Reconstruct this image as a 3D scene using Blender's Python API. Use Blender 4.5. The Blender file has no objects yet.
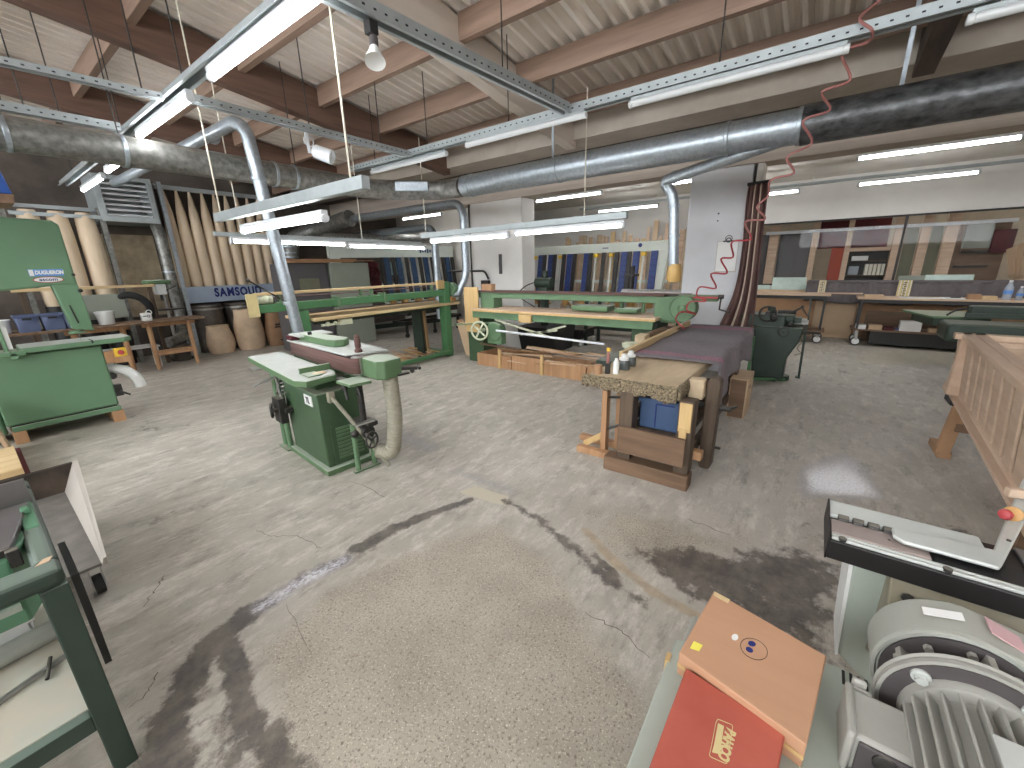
import bpy, math, random
import numpy as np
from mathutils import Vector, Matrix, noise
random.seed(7)
SC = bpy.context.scene
COL = SC.collection
PI = math.pi

# ------------------------------------------------------------------ camera
H, FPX = 1.70, 403.8
YAW, PITCH, ROLL = math.radians(36.8), math.radians(16.24), math.radians(-1.343)
_f = Vector((math.cos(PITCH)*math.cos(YAW), math.cos(PITCH)*math.sin(YAW), -math.sin(PITCH)))
_r0 = Vector((math.sin(YAW), -math.cos(YAW), 0)); _u0 = _r0.cross(_f)
_r = math.cos(ROLL)*_r0 + math.sin(ROLL)*_u0
_u = -math.sin(ROLL)*_r0 + math.cos(ROLL)*_u0
CAM = Vector((0, 0, H))
def ray(x, y): return _f + (x-512)/FPX*_r - (y-384)/FPX*_u
def PZ(x, y, z=0.0):            # the place on a level plane seen at a picture point
    d = ray(x, y); return CAM + d*((z-H)/d.z)
def PX(x, y, X):
    d = ray(x, y); return CAM + d*(X/d.x)
def PY(x, y, Y):
    d = ray(x, y); return CAM + d*(Y/d.y)
cd = bpy.data.cameras.new('camera'); co = bpy.data.objects.new('camera', cd); COL.objects.link(co)
co.matrix_world = Matrix(((_r.x, _u.x, -_f.x, 0), (_r.y, _u.y, -_f.y, 0), (_r.z, _u.z, -_f.z, H), (0, 0, 0, 1)))
cd.sensor_width = 36; cd.sensor_fit = 'HORIZONTAL'; cd.lens = 36*FPX/1024; cd.clip_start = 0.02; cd.clip_end = 100
SC.camera = co

# ------------------------------------------------------------------ mesh builder
class B:
    def __init__(s): s.v = []; s.f = []; s.m = []; s.c = 0
    def mat(s, i): s.c = i; return s
    def add(s, vs, fs):
        o = len(s.v); s.v += [tuple(v) for v in vs]
        for f in fs: s.f.append(tuple(i+o for i in f)); s.m.append(s.c)
        return s
    def box(s, x0, x1, y0, y1, z0, z1):
        x0, x1 = min(x0, x1), max(x0, x1); y0, y1 = min(y0, y1), max(y0, y1); z0, z1 = min(z0, z1), max(z0, z1)
        return s.add([(x0,y0,z0),(x1,y0,z0),(x1,y1,z0),(x0,y1,z0),(x0,y0,z1),(x1,y0,z1),(x1,y1,z1),(x0,y1,z1)],
                     [(3,2,1,0),(4,5,6,7),(0,1,5,4),(1,2,6,5),(2,3,7,6),(3,0,4,7)])
    def obox(s, c, size, M=None):
        c = Vector(c); hx, hy, hz = [q/2 for q in size]; M = M or Matrix.Identity(3)
        vs = [c + M @ Vector((a*hx, b*hy, d*hz)) for d in (-1, 1) for a, b in ((-1,-1),(1,-1),(1,1),(-1,1))]
        return s.add(vs, [(3,2,1,0),(4,5,6,7),(0,1,5,4),(1,2,6,5),(2,3,7,6),(3,0,4,7)])
    def beam(s, p0, p1, w, h, up=(0,0,1)):
        p0, p1 = Vector(p0), Vector(p1); d = p1-p0; L = d.length; d = d/L
        up = Vector(up)
        if abs(d.dot(up)) > .99: up = Vector((0,1,0)) if abs(d.y) < .9 else Vector((1,0,0))
        sd = d.cross(up).normalized(); u2 = sd.cross(d)
        M = Matrix((d, sd, u2)).transposed()
        return s.obox((p0+p1)/2, (L, w, h), M)
    def ring(s, c, ax, r, n, ref=None):
        ax = Vector(ax).normalized(); ref = ref or (Vector((0,0,1)) if abs(ax.z) < .9 else Vector((1,0,0)))
        a = ax.cross(ref).normalized(); b = ax.cross(a)
        return [Vector(c) + r*(math.cos(2*PI*i/n)*a + math.sin(2*PI*i/n)*b) for i in range(n)]
    def cyl(s, p0, p1, r0, r1=None, n=16, cap=True):
        r1 = r0 if r1 is None else r1; p0, p1 = Vector(p0), Vector(p1); ax = p1-p0
        vs = s.ring(p0, ax, r0, n) + s.ring(p1, ax, r1, n)
        fs = [(i, n+i, n+(i+1) % n, (i+1) % n) for i in range(n)]
        if cap: fs += [tuple(range(n)), tuple(range(2*n-1, n-1, -1))]
        return s.add(vs, fs)
    def pipe(s, p0, p1, r, t, n=20):      # open ring with a wall thickness
        p0, p1 = Vector(p0), Vector(p1); ax = p1-p0
        a, b, c, d = s.ring(p0, ax, r, n), s.ring(p1, ax, r, n), s.ring(p1, ax, r-t, n), s.ring(p0, ax, r-t, n)
        fs = []
        for k in range(4):
            o, q = k*n, ((k+1) % 4)*n
            fs += [(o+i, q+i, q+(i+1) % n, o+(i+1) % n) for i in range(n)]
        return s.add(a+b+c+d, fs)
    def tube(s, pts, r, n=10, cap=True, closed=False):
        pts = [Vector(p) for p in pts]; N = len(pts); rs = r if hasattr(r, '__len__') else [r]*N
        ref = None; vs = []
        for i, p in enumerate(pts):
            a = pts[i-1] if i > 0 or closed else p; b = pts[(i+1) % N] if i < N-1 or closed else p
            t = (b-a).normalized()
            if ref is None: ref = Vector((0,0,1)) if abs(t.z) < .9 else Vector((1,0,0))
            sd = t.cross(ref).normalized(); ref = sd.cross(t).normalized()
            vs += [p + rs[i]*(math.cos(2*PI*k/n)*sd + math.sin(2*PI*k/n)*ref) for k in range(n)]
        fs = []
        for i in range(N if closed else N-1):
            o, q = i*n, ((i+1) % N)*n
            fs += [(o+k, o+(k+1) % n, q+(k+1) % n, q+k) for k in range(n)]
        if cap and not closed: fs += [tuple(range(n-1, -1, -1)), tuple(range((N-1)*n, N*n))]
        return s.add(vs, fs)
    def lathe(s, c, prof, n=24, axis=(0,0,1)):
        c = Vector(c); ax = Vector(axis).normalized(); vs = []
        for r, z in prof: vs += s.ring(c+ax*z, ax, max(r, 1e-4), n)
        fs = []
        for i in range(len(prof)-1):
            o, q = i*n, (i+1)*n
            fs += [(o+k, q+k, q+(k+1) % n, o+(k+1) % n) for k in range(n)]
        fs += [tuple(range(n)), tuple(range(len(prof)*n-1, (len(prof)-1)*n-1, -1))]
        return s.add(vs, fs)
    def prism(s, poly, axis, a, b):
        def P(u, v, w): return {'X': (w,u,v), 'Y': (u,w,v), 'Z': (u,v,w)}[axis]
        n = len(poly); ar = sum(poly[i][0]*poly[(i+1) % n][1]-poly[(i+1) % n][0]*poly[i][1] for i in range(n))
        if (ar < 0) != (axis == 'Y'): poly = poly[::-1]
        vs = [P(u,v,a) for u, v in poly] + [P(u,v,b) for u, v in poly]
        fs = [tuple(range(n-1,-1,-1)), tuple(range(n,2*n))] + [(i,(i+1) % n,n+(i+1) % n,n+i) for i in range(n)]
        return s.add(vs, fs)
    def torus(s, c, axis, R, r, n=28, k=8):
        return s.tube(s.ring(c, axis, R, n), r, k, closed=True)
    def ball(s, c, r, n=14, k=8, sc=(1,1,1)):
        c = Vector(c); vs = [c+Vector((0,0,-r*sc[2]))]
        for j in range(1, k):
            t = PI*j/k-PI/2
            vs += [c+Vector((r*sc[0]*math.cos(t)*math.cos(2*PI*i/n), r*sc[1]*math.cos(t)*math.sin(2*PI*i/n), r*sc[2]*math.sin(t))) for i in range(n)]
        vs.append(c+Vector((0,0,r*sc[2]))); fs = [(0, 1+(i+1) % n, 1+i) for i in range(n)]
        for j in range(k-2):
            o = 1+j*n; fs += [(o+i, o+(i+1) % n, o+n+(i+1) % n, o+n+i) for i in range(n)]
        o = 1+(k-2)*n; fs += [(o+i, o+(i+1) % n, len(vs)-1) for i in range(n)]
        return s.add(vs, fs)
    def grid(s, fn, nu, nv):
        vs = [fn(i/nu, j/nv) for i in range(nu+1) for j in range(nv+1)]
        return s.add(vs, [(i*(nv+1)+j, (i+1)*(nv+1)+j, (i+1)*(nv+1)+j+1, i*(nv+1)+j+1) for i in range(nu) for j in range(nv)])
    def xf(s, M): s.v = [tuple(M @ Vector(v)) for v in s.v]; return s

ORG = {}
def obj(name, b, mats, parent=None, bevel=0.0, seg=2, kind=None, loc=None, solid=0.0, ang=35):
    """link b as ONE mesh object; b is in world coordinates unless its thing is turned."""
    me = bpy.data.meshes.new(name)
    if parent is not None: o0 = ORG[parent.name]
    elif loc is not None: o0 = Vector(loc)
    else:
        xs, ys, zs = zip(*b.v); o0 = Vector(((min(xs)+max(xs))/2, (min(ys)+max(ys))/2, min(zs)))
    me.from_pydata([Vector(v)-o0 for v in b.v], [], b.f)
    for m in (mats if isinstance(mats, (list, tuple)) else [mats]): me.materials.append(m)
    me.polygons.foreach_set('material_index', b.m)
    me.polygons.foreach_set('use_smooth', [True]*len(b.f))
    me.update(); me.set_sharp_from_angle(angle=math.radians(ang))
    o = bpy.data.objects.new(name, me); COL.objects.link(o)
    if parent is not None: o.parent = parent
    else: o.location = o0
    ORG[o.name] = o0
    if bevel:
        md = o.modifiers.new('edge', 'BEVEL'); md.width = bevel; md.segments = seg; md.limit_method = 'ANGLE'; md.angle_limit = math.radians(40); md.harden_normals = False
    if solid:
        md = o.modifiers.new('thick', 'SOLIDIFY'); md.thickness = solid; md.offset = 0
    if kind: o['kind'] = kind
    return o
def tag(o, label, cat, group=None, kind=None):
    o['label'] = label; o['category'] = cat
    if group: o['group'] = group
    if kind: o['kind'] = kind
    return o
def thing(name, label, cat, loc, group=None, rotz=None):
    """an Empty at the thing's base; with rotz its parts are built round the base's own origin."""
    o = bpy.data.objects.new(name, None); COL.objects.link(o); o.empty_display_size = .05
    o.location = loc; ORG[o.name] = Vector(loc)
    if rotz is not None: o.rotation_euler = (0, 0, rotz); ORG[o.name] = Vector((0, 0, 0))
    return tag(o, label, cat, group)
def one(name, b, mats, label, cat, group=None, **k): return tag(obj(name, b, mats, **k), label, cat, group)
def struct(name, b, mats, **k): return obj(name, b, mats, kind='structure', **k)
def dup(o, loc=None, label=None, rotz=None, parent=None):
    c = o.copy(); COL.objects.link(c); ORG[c.name] = ORG.get(o.name, Vector())
    if parent is not None: c.parent = parent
    if loc is not None: c.location = loc
    if rotz is not None: c.rotation_euler = (0, 0, rotz)
    if label: c['label'] = label
    for ch in [q for q in CH(o)]: dup(ch, parent=c)
    return c
def CH(o): return [q for q in SC.objects if q.parent == o]
def words(name, s, size, org, ex, ey, m, parent=None, depth=.0015, bold=0.0, align='CENTER', shear=0.0, sx=1.0, sp=1.0):
    cu = bpy.data.curves.new(name, 'FONT'); cu.body = s; cu.size = size; cu.extrude = depth; cu.offset = bold; cu.align_x = align; cu.align_y = 'CENTER'; cu.shear = shear; cu.space_character = sp
    t = bpy.data.objects.new(name+'_src', cu); COL.objects.link(t)
    dg = bpy.context.evaluated_depsgraph_get(); me0 = bpy.data.meshes.new_from_object(t.evaluated_get(dg))
    ex, ey = Vector(ex).normalized(), Vector(ey).normalized(); ez = ex.cross(ey)
    b = B(); b.add([Vector(org)+ex*v.co.x*sx+ey*v.co.y+ez*(v.co.z+depth) for v in me0.vertices], [tuple(p.vertices) for p in me0.polygons])
    bpy.data.objects.remove(t); bpy.data.curves.remove(cu); bpy.data.meshes.remove(me0)
    return obj(name, b, m, parent)

# ------------------------------------------------------------------ materials
def lin(c): return tuple(((q/255)/12.92 if q/255 <= .04045 else ((q/255+.055)/1.055)**2.4) for q in c)
def mat(name, c, rough=.6, metal=0.0, var=.14, scale=5.0, stretch=(1,1,1), c2=None, bump=0.0, dust=0.0, spec=.5, alpha=1.0, trans=0.0, emit=0.0, detail=6, dustc=(196,190,176), speck=None, sheen=0):
    m = bpy.data.materials.new(name); m.use_nodes = True; nt = m.node_tree; N = nt.nodes; L = nt.links
    p = N['Principled BSDF']; p.inputs['Roughness'].default_value = rough; p.inputs['Metallic'].default_value = metal
    p.inputs['Specular IOR Level'].default_value = spec
    a = lin(c); lo = tuple(q*(1-var) for q in a); hi = tuple(min(1, q*(1+var)) for q in a)
    if c2: lo, hi = lin(c2), a
    tc = N.new('ShaderNodeTexCoord'); mp = N.new('ShaderNodeMapping'); L.new(tc.outputs['Object'], mp.inputs['Vector']); mp.inputs['Scale'].default_value = stretch
    nz = N.new('ShaderNodeTexNoise'); nz.inputs['Scale'].default_value = scale; nz.inputs['Detail'].default_value = detail; nz.inputs['Roughness'].default_value = .6
    L.new(mp.outputs['Vector'], nz.inputs['Vector'])
    rp = N.new('ShaderNodeValToRGB'); L.new(nz.outputs['Fac'], rp.inputs['Fac'])
    rp.color_ramp.elements[0].position = .3; rp.color_ramp.elements[1].position = .7
    rp.color_ramp.elements[0].color = (*lo, 1); rp.color_ramp.elements[1].color = (*hi, 1)
    out = rp.outputs['Color']
    if speck:
        vo = N.new('ShaderNodeTexNoise'); vo.inputs['Scale'].default_value = speck[1]; vo.inputs['Detail'].default_value = 3; L.new(tc.outputs['Object'], vo.inputs['Vector'])
        r2 = N.new('ShaderNodeValToRGB'); L.new(vo.outputs['Fac'], r2.inputs['Fac']); r2.color_ramp.elements[0].position = speck[2]; r2.color_ramp.elements[1].position = speck[2]+.06
        mx = N.new('ShaderNodeMix'); mx.data_type = 'RGBA'; L.new(r2.outputs['Color'], mx.inputs['Factor']); L.new(out, mx.inputs['A']); mx.inputs['B'].default_value = (*lin(speck[0]), 1); out = mx.outputs['Result']
    if dust:                                # sawdust settled on whatever faces up
        g = N.new('ShaderNodeNewGeometry'); sx = N.new('ShaderNodeSeparateXYZ'); L.new(g.outputs['True Normal'], sx.inputs['Vector'])
        r2 = N.new('ShaderNodeMapRange'); r2.inputs['From Min'].default_value = .55; r2.inputs['From Max'].default_value = .95; r2.inputs['To Max'].default_value = dust; L.new(sx.outputs['Z'], r2.inputs['Value'])
        mx = N.new('ShaderNodeMix'); mx.data_type = 'RGBA'; L.new(r2.outputs['Result'], mx.inputs['Factor']); L.new(out, mx.inputs['A']); mx.inputs['B'].default_value = (*lin(dustc), 1); out = mx.outputs['Result']
    L.new(out, p.inputs['Base Color'])
    if bump:
        bp = N.new('ShaderNodeBump'); bp.inputs['Strength'].default_value = bump; bp.inputs['Distance'].default_value = .01; L.new(nz.outputs['Fac'], bp.inputs['Height']); L.new(bp.outputs['Normal'], p.inputs['Normal'])
    if trans: p.inputs['Transmission Weight'].default_value = trans
    if alpha < 1: p.inputs['Alpha'].default_value = alpha
    if emit: p.inputs['Emission Color'].default_value = (.97, .985, 1, 1); p.inputs['Emission Strength'].default_value = emit
    return m
def wood(name, c, c2, axis='X', rough=.65, scale=14, **k):
    st = {'X': (.08, 1, 1), 'Y': (1, .08, 1), 'Z': (1, 1, .08)}[axis]
    return mat(name, c, rough, c2=c2, stretch=st, scale=scale, bump=.08, **k)
TUBE_EMIT = 25.0
M = dict(
 conc=mat('painted_concrete', (214,209,201), .85, var=.10, scale=2.2, bump=.05),
 wire=mat('pale_cord', (214,208,192), .8),
 gutter=mat('dirty_gutter_paint', (184,176,164), .85, c2=(158,148,136), scale=1.2),
 concw=mat('white_wall_paint', (228,226,222), .85, var=.06, scale=1.5),
 pillar=mat('pillar_paint', (204,205,208), .8, var=.06, scale=2),
 form=mat('board_marked_concrete', (176,164,152), .85, var=.16, scale=3, stretch=(1,.15,6)),
 soffit=mat('dark_soffit', (88,80,74), .9, var=.3, scale=1.6),  # darker than the other concrete
 dirty=mat('dirty_plaster', (112,102,94), .9, c2=(62,56,52), scale=1.3, bump=.1),
 sheet=mat('fibre_cement_sheet', (246,241,234), .85, c2=(226,217,207), scale=6, stretch=(.07,1,1)),
 rafter=wood('dark_glulam', (118,90,76), (88,67,56), 'X'),
 rafterw=mat('whitewashed_timber', (196,184,172), .75, var=.1, scale=6, stretch=(.1,1,1)),
 rafterd=wood('brown_black_timber', (84,68,58), (58,46,40), 'X'),
 purlin=wood('purlin_timber', (158,132,115), (128,106,92), 'Y'),
 galv=mat('galvanised_steel', (178,187,194), .38, metal=.7, c2=(150,159,166), scale=24, detail=3),
 galvd=mat('dusty_galvanised_duct', (150,150,146), .45, metal=.55, c2=(96,96,92), scale=16, detail=8, dust=.35),
 foil=mat('black_wrapped_duct', (104,106,108), .34, metal=.4, c2=(28,29,30), scale=13, stretch=(1,.6,1), bump=.4),
 strut=mat('perforated_strut_zinc', (168,176,178), .5, metal=.4, var=.1, scale=8),
 slot=mat('strut_slot_black', (40,42,44), .9),
 lampw=mat('lamp_housing_white', (214,218,222), .5, var=.04),
 tube=mat('lit_tube', (255,255,255), .4, emit=TUBE_EMIT, var=0),
 tubeoff=mat('clear_tube_cover', (212,216,218), .18, var=.03, spec=.8),
 black=mat('black_plastic', (34,33,33), .5, var=.2),
 rubber=mat('black_rubber', (30,30,30), .8),
 dark=mat('dark_iron', (58,56,54), .5, metal=.5, var=.3, scale=20, dust=.3),
 steel=mat('bare_steel', (170,168,164), .35, metal=.8, var=.15, scale=14),
 iron=mat('grey_cast_iron_table', (120,116,116), .42, metal=.5, var=.12, scale=7),
 gsaw=mat('bandsaw_green', (98,132,102), .5, var=.09, scale=1.6, dust=.35),
 ges=mat('edge_sander_green', (88,116,82), .5, var=.1, scale=4, dust=.6, dustc=(206,214,200)),
 gesd=mat('edge_sander_body_green', (60,84,58), .5, var=.12, scale=5, dust=.3),
 gls=mat('belt_sander_green', (74,122,80), .45, var=.1, scale=3, dust=.15),
 gls2=mat('old_machine_green', (94,124,92), .55, var=.14, scale=6, dust=.45),
 gdk=mat('dark_green_machine', (38,53,43), .5, var=.2, scale=7, dust=.4, dustc=(150,150,136)),
 gleg=mat('dark_green_stand_paint', (40,56,47), .5, var=.12, scale=8, dust=.45, dustc=(150,166,154)),
 gbod=mat('mint_green_machine', (88,134,104), .45, var=.1, scale=6),
 dusty=mat('sawdust_covered_table', (186,190,185), .8, var=.06, scale=9, bump=.05),
 belt=mat('brown_abrasive_belt', (108,80,74), .9, c2=(86,62,58), scale=6, stretch=(1,.2,6)),
 wheel=mat('cream_handwheel', (198,202,176), .5, var=.1),
 hose=mat('grey_flexible_hose', (150,146,130), .6, var=.12),
 plyl=wood('light_plywood', (206,176,126), (188,156,104), 'Z'),
 beech=wood('beech_plank', (216,192,150), (190,162,118), 'X'),
 beechy=wood('beech_table_board', (214,190,164), (182,152,128), 'Y'),
 trest=wood('orange_pine_trestle', (190,150,112), (160,120,86), 'Z'),
 old=wood('old_workbench_wood', (100,84,68), (62,50,40), 'Z'),
 oldm=wood('worn_brown_board', (128,102,80), (96,74,56), 'Y'),
 slab=mat('worn_bench_top', (204,184,154), .8, c2=(164,144,116), scale=5, stretch=(.3,1,1), bump=.1),
 rag=mat('ragged_glue_crust', (164,148,120), .95, c2=(34,29,23), scale=60, bump=1.0, detail=4),
 blanket=mat('grey_felt_blanket', (122,115,120), .98, var=.16, scale=40, bump=.3),
 blanketp=mat('pink_blanket_stripe', (150,112,126), .98, var=.25, scale=40, bump=.3),
 felt=mat('charcoal_felt', (98,92,94), .98, var=.12, scale=14, bump=.2),
 card=mat('brown_cardboard', (196,170,140), .85, var=.08, scale=2),
 cardd=mat('brown_board', (168,132,100), .85, var=.12, scale=3),
 blue=mat('blue_plastic', (66,88,122), .5, var=.08),
 bluebin=mat('faded_blue_bin', (86,98,130), .5, var=.08),
 white=mat('white_plastic', (222,224,222), .45, var=.05),
 paper=mat('white_paper', (228,228,226), .8, var=.03),
 bag=mat('beige_filter_cloth', (230,212,186), .95, c2=(208,188,160), scale=4, stretch=(1,1,.2)),
 sack=mat('kraft_paper_sack', (206,182,154), .9, var=.14, scale=5, bump=.3),
 sackd=mat('printed_kraft_sack', (150,118,90), .9, var=.14, scale=5, bump=.3),
 barrel=mat('dull_steel_drum', (120,112,104), .5, metal=.5, c2=(84,78,74), scale=6),
 sign=mat('pale_blue_sign_panel', (168,184,204), .55, var=.06),
 navy=mat('navy_lettering', (28,40,110), .6),
 red=mat('red_plastic', (172,62,66), .4, var=.1),
 redhose=mat('red_coil_hose', (168,62,68), .45, var=.12),
 pinkhose=mat('faded_red_hose', (158,104,100), .5, var=.12),
 nozzle=mat('tan_plastic', (196,160,98), .5),
 yellow=mat('yellow_box', (226,186,58), .5, var=.08),
 bluelabel=mat('blue_label', (92,140,206), .5),
 cabd=mat('charcoal_cabinet', (84,82,84), .5, var=.1, scale=2),
 cabg=mat('grey_green_cabinet', (132,138,126), .5, var=.08, scale=2),
 olive=mat('olive_panel', (112,112,92), .6),
 rack=mat('pale_grey_rack', (206,212,202), .5, var=.06),
 clamp=mat('blue_clamp_bar', (58,82,146), .45, c2=(36,48,92), scale=30, stretch=(1,1,1)),
 clampt=mat('teal_clamp_bar', (52,88,124), .45, c2=(30,48,72), scale=30),
 maroon=mat('dark_red_cloth', (104,40,46), .8, c2=(62,22,28), scale=3),
 curtain=mat('brown_curtain', (116,88,82), .92, c2=(82,60,57), scale=3, stretch=(4,4,.3)),
 cream=mat('cream_leather_strip', (186,168,150), .8),
 olight=wood('pale_new_timber', (204,180,158), (184,158,136), 'X', rough=.75),
 olight_shade=wood('shaded_gap_timber', (106,86,70), (88,70,56), 'Z', rough=.8),  # timber darkened to paint the shade in gaps between the case's panel boards
 tan=wood('tan_plywood_box', (188,146,116), (178,136,106), 'Y', scale=9),
 redbox=mat('red_painted_case', (180,92,76), .55, c2=(164,76,62), scale=4),
 gold=mat('pale_gold_print', (206,190,140), .5),
 ylab=mat('yellow_sticker', (232,222,96), .6),
 mgrey=mat('machine_grey_paint', (156,158,150), .5, var=.06, scale=5, dust=.12),
 mgreen=mat('pale_grey_green_paint', (166,174,164), .5, var=.06, scale=5),
 motor=mat('motor_grey_paint', (156,155,148), .5, var=.05, scale=8),
 motord=mat('dark_grey_casting', (76,71,72), .6, var=.1),
 blacktab=mat('blackened_table_edge', (44,42,42), .35, metal=.3, var=.2),
 alum=mat('aluminium_strip', (206,210,206), .4, metal=.3, var=.06),
 pinkmetal=mat('worn_pinkish_plate', (168,154,148), .4, metal=.4, var=.08),
 pinklab=mat('pink_rating_plate', (196,160,164), .5),
 orange=mat('orange_disc', (206,158,98), .5),
 bin=mat('rusty_bin_steel', (90,78,68), .55, metal=.25, c2=(42,36,32), scale=6, bump=.05),
 binf=mat('grey_bin_floor', (128,124,118), .6, metal=.2, c2=(100,96,92), scale=8),
 binrim=mat('bare_bin_edge', (186,180,172), .5, metal=.2, var=.05),
 glass=mat('window_glass', (255,255,255), .02, var=0, alpha=.13, spec=.9),
 bottle=mat('clear_bottle_plastic', (206,214,226), .12, var=.03, alpha=.55),
 jar=mat('dark_glue_jar', (86,92,92), .3, var=.2),
 office=mat('office_wall', (186,172,150), .9, var=.08),
 bluecase=mat('blue_hanging_case', (28,74,150), .5),
 skirt=mat('blue_plastic_skirt', (60,70,120), .6),
 binder=mat('binder_spine', (226,222,206), .6),
)

# ------------------------------------------------------------------ floor
def vnoise(x, y, sd):
    xi, yi = np.floor(x), np.floor(y); fx, fy = x-xi, y-yi
    h = lambda a, b: np.modf(np.abs(np.sin(a*127.1+b*311.7+sd*17.3)*43758.5453))[0]
    sx, sy = fx*fx*(3-2*fx), fy*fy*(3-2*fy)
    return (h(xi,yi)*(1-sx)+h(xi+1,yi)*sx)*(1-sy)+(h(xi,yi+1)*(1-sx)+h(xi+1,yi+1)*sx)*sy
def fbm(x, y, s, sd): return sum(vnoise(x*s*2**k, y*s*2**k, sd+k)*.5**k for k in range(4))/1.875
gx = np.concatenate([np.linspace(-5.2, -1.2, 9)[:-1], np.arange(-1.2, 8, .03), np.linspace(8, 15.5, 16)])
gy = np.concatenate([np.linspace(-6.7, -3, 9)[:-1], np.arange(-3, 9, .03), np.linspace(9, 11.8, 8)])
GX, GY = np.meshgrid(gx, gy, indexing='ij'); fx, fy = GX.ravel(), GY.ravel()
def pline(pts, w0, w1=None):            # soft band along a line given by floor points, width in metres
    w1 = w1 or w0; P = [PZ(*p) for p in pts]; best = np.zeros_like(fx)
    for i in range(len(P)-1):
        ax, ay, bx, by = P[i].x, P[i].y, P[i+1].x, P[i+1].y; dx, dy = bx-ax, by-ay
        t = np.clip(((fx-ax)*dx+(fy-ay)*dy)/(dx*dx+dy*dy), 0, 1); d = np.hypot(fx-ax-t*dx, fy-ay-t*dy)
        w = w0+(w1-w0)*(i+t)/(len(P)-1)
        best = np.maximum(best, np.clip(1-d/w/1.6, 0, 1))
    return best
def parea(pts, soft=.12):               # soft filled outline given by floor points
    P = [PZ(*p) for p in pts]; ins = np.zeros_like(fx, bool); dm = np.full_like(fx, 1e9)
    for i in range(len(P)):
        a, b = P[i], P[(i+1) % len(P)]
        c = ((a.y > fy) != (b.y > fy)) & (fx < (b.x-a.x)*(fy-a.y)/((b.y-a.y) or 1e-9)+a.x); ins ^= c
        dx, dy = b.x-a.x, b.y-a.y; t = np.clip(((fx-a.x)*dx+(fy-a.y)*dy)/(dx*dx+dy*dy), 0, 1)
        dm = np.minimum(dm, np.hypot(fx-a.x-t*dx, fy-a.y-t*dy))
    return np.clip(.5+np.where(ins, dm, -dm)/soft/2, 0, 1)
stain = pline([(160,760),(172,715),(195,668),(222,636),(258,606)], .13, .07)*1.1
stain = np.maximum(stain, pline([(225,640),(240,690),(262,735),(300,790)], .07, .1)*.95)
stain = np.maximum(stain, parea([(140,720),(200,690),(250,700),(290,790),(130,800)], .1)*.66)
stain = np.maximum(stain, pline([(360,548),(395,528),(430,514),(470,500)], .07, .05)*1.05)
stain = np.maximum(stain, pline([(505,500),(540,520),(585,560),(640,600)], .06, .09)*.74)
stain = np.maximum(stain, pline([(600,560),(650,588),(700,616)], .07)*.95)
stain = np.maximum(stain, parea([(612,552),(660,545),(720,550),(800,545),(850,580),(850,700),(760,650),(690,605)], .16)*.78)
stain = np.maximum(stain, parea([(800,520),(850,505),(1000,520),(1024,640),(840,640)], .2)*.55)
stain = np.maximum(stain, pline([(300,395),(360,385),(420,372)], .25)*.38)
stain = np.maximum(stain, pline([(60,440),(130,432),(200,424)], .12)*.42)
stain = np.maximum(stain, pline([(110,410),(150,422),(130,432)], .15)*.45)
stain = np.maximum(stain, pline([(205,505),(170,512),(150,525)], .08)*.5)
stain = np.maximum(stain, pline([(520,420),(580,440),(640,430)], .25)*.35)
stain = np.maximum(stain, pline([(840,372),(900,366),(960,374)], .3)*.45)
stain = np.maximum(stain, pline([(905,372),(960,385),(1000,378)], .25)*.4)
stain = np.maximum(stain, pline([(500,600),(545,640),(600,700)], .05)*.45)
stain = np.maximum(stain, pline([(395,395),(440,420),(500,440)], .2)*.35)
aggr = parea([(330,590),(430,545),(500,520),(555,560),(600,640),(650,700),(640,790),(240,790),(280,720),(262,650)], .16)
aggr = np.maximum(aggr, parea([(560,500),(640,500),(760,540),(700,600),(600,570)], .3)*.7)
gloss_glint = pline([(262,606),(300,582),(345,560)], .06)*1.0
gloss_glint = np.maximum(gloss_glint, parea([(800,470),(846,452),(868,470),(880,498),(800,497)], .1))
gloss_glint = np.maximum(gloss_glint, pline([(395,432),(430,448)], .12)*.7)
gloss_glint = np.maximum(gloss_glint, pline([(455,470),(512,492)], .12)*.55)
tan = pline([(586,530),(612,560),(650,590),(700,618)], .042)*1.0
stain = np.maximum(stain, pline([(250,612),(300,580),(345,558),(372,545)], .085)*.62)
stain = stain*(1-.9*np.clip(tan*2-.3, 0, 1))
grey = parea([(560,395),(640,440),(600,500),(560,540),(680,600),(900,640),(1100,640),(1100,380),(900,345),(760,360)], .5)
grey = np.maximum(grey, parea([(200,768),(260,600),(330,560),(370,570),(280,660),(260,768)], .2)*.5)
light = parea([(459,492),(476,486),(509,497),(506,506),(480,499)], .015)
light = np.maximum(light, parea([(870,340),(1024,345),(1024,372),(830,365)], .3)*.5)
wob = (fbm(fx, fy, 2.2, 3)-.5)
for q in (stain, aggr, gloss_glint, grey): q += wob*np.where(q > .02, .35, 0)
me = bpy.data.meshes.new('floor'); n, k = len(gx), len(gy)
vs = np.stack([fx, fy, np.zeros_like(fx)], 1)
I, J = np.meshgrid(np.arange(n-1), np.arange(k-1), indexing='ij'); q = (I*k+J).ravel()
me.from_pydata(vs.tolist(), [], np.stack([q, q+k, q+k+1, q+1], 1).tolist())
for nm, chans in (('wear_glint_a', (stain, aggr, gloss_glint, tan)), ('wear_b', (grey, light, wob+.5, wob+.5))):
    at = me.attributes.new(nm, 'FLOAT_COLOR', 'POINT'); at.data.foreach_set('color', np.clip(np.stack(chans, 1), 0, 1.3).astype(np.float32).ravel())
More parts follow.
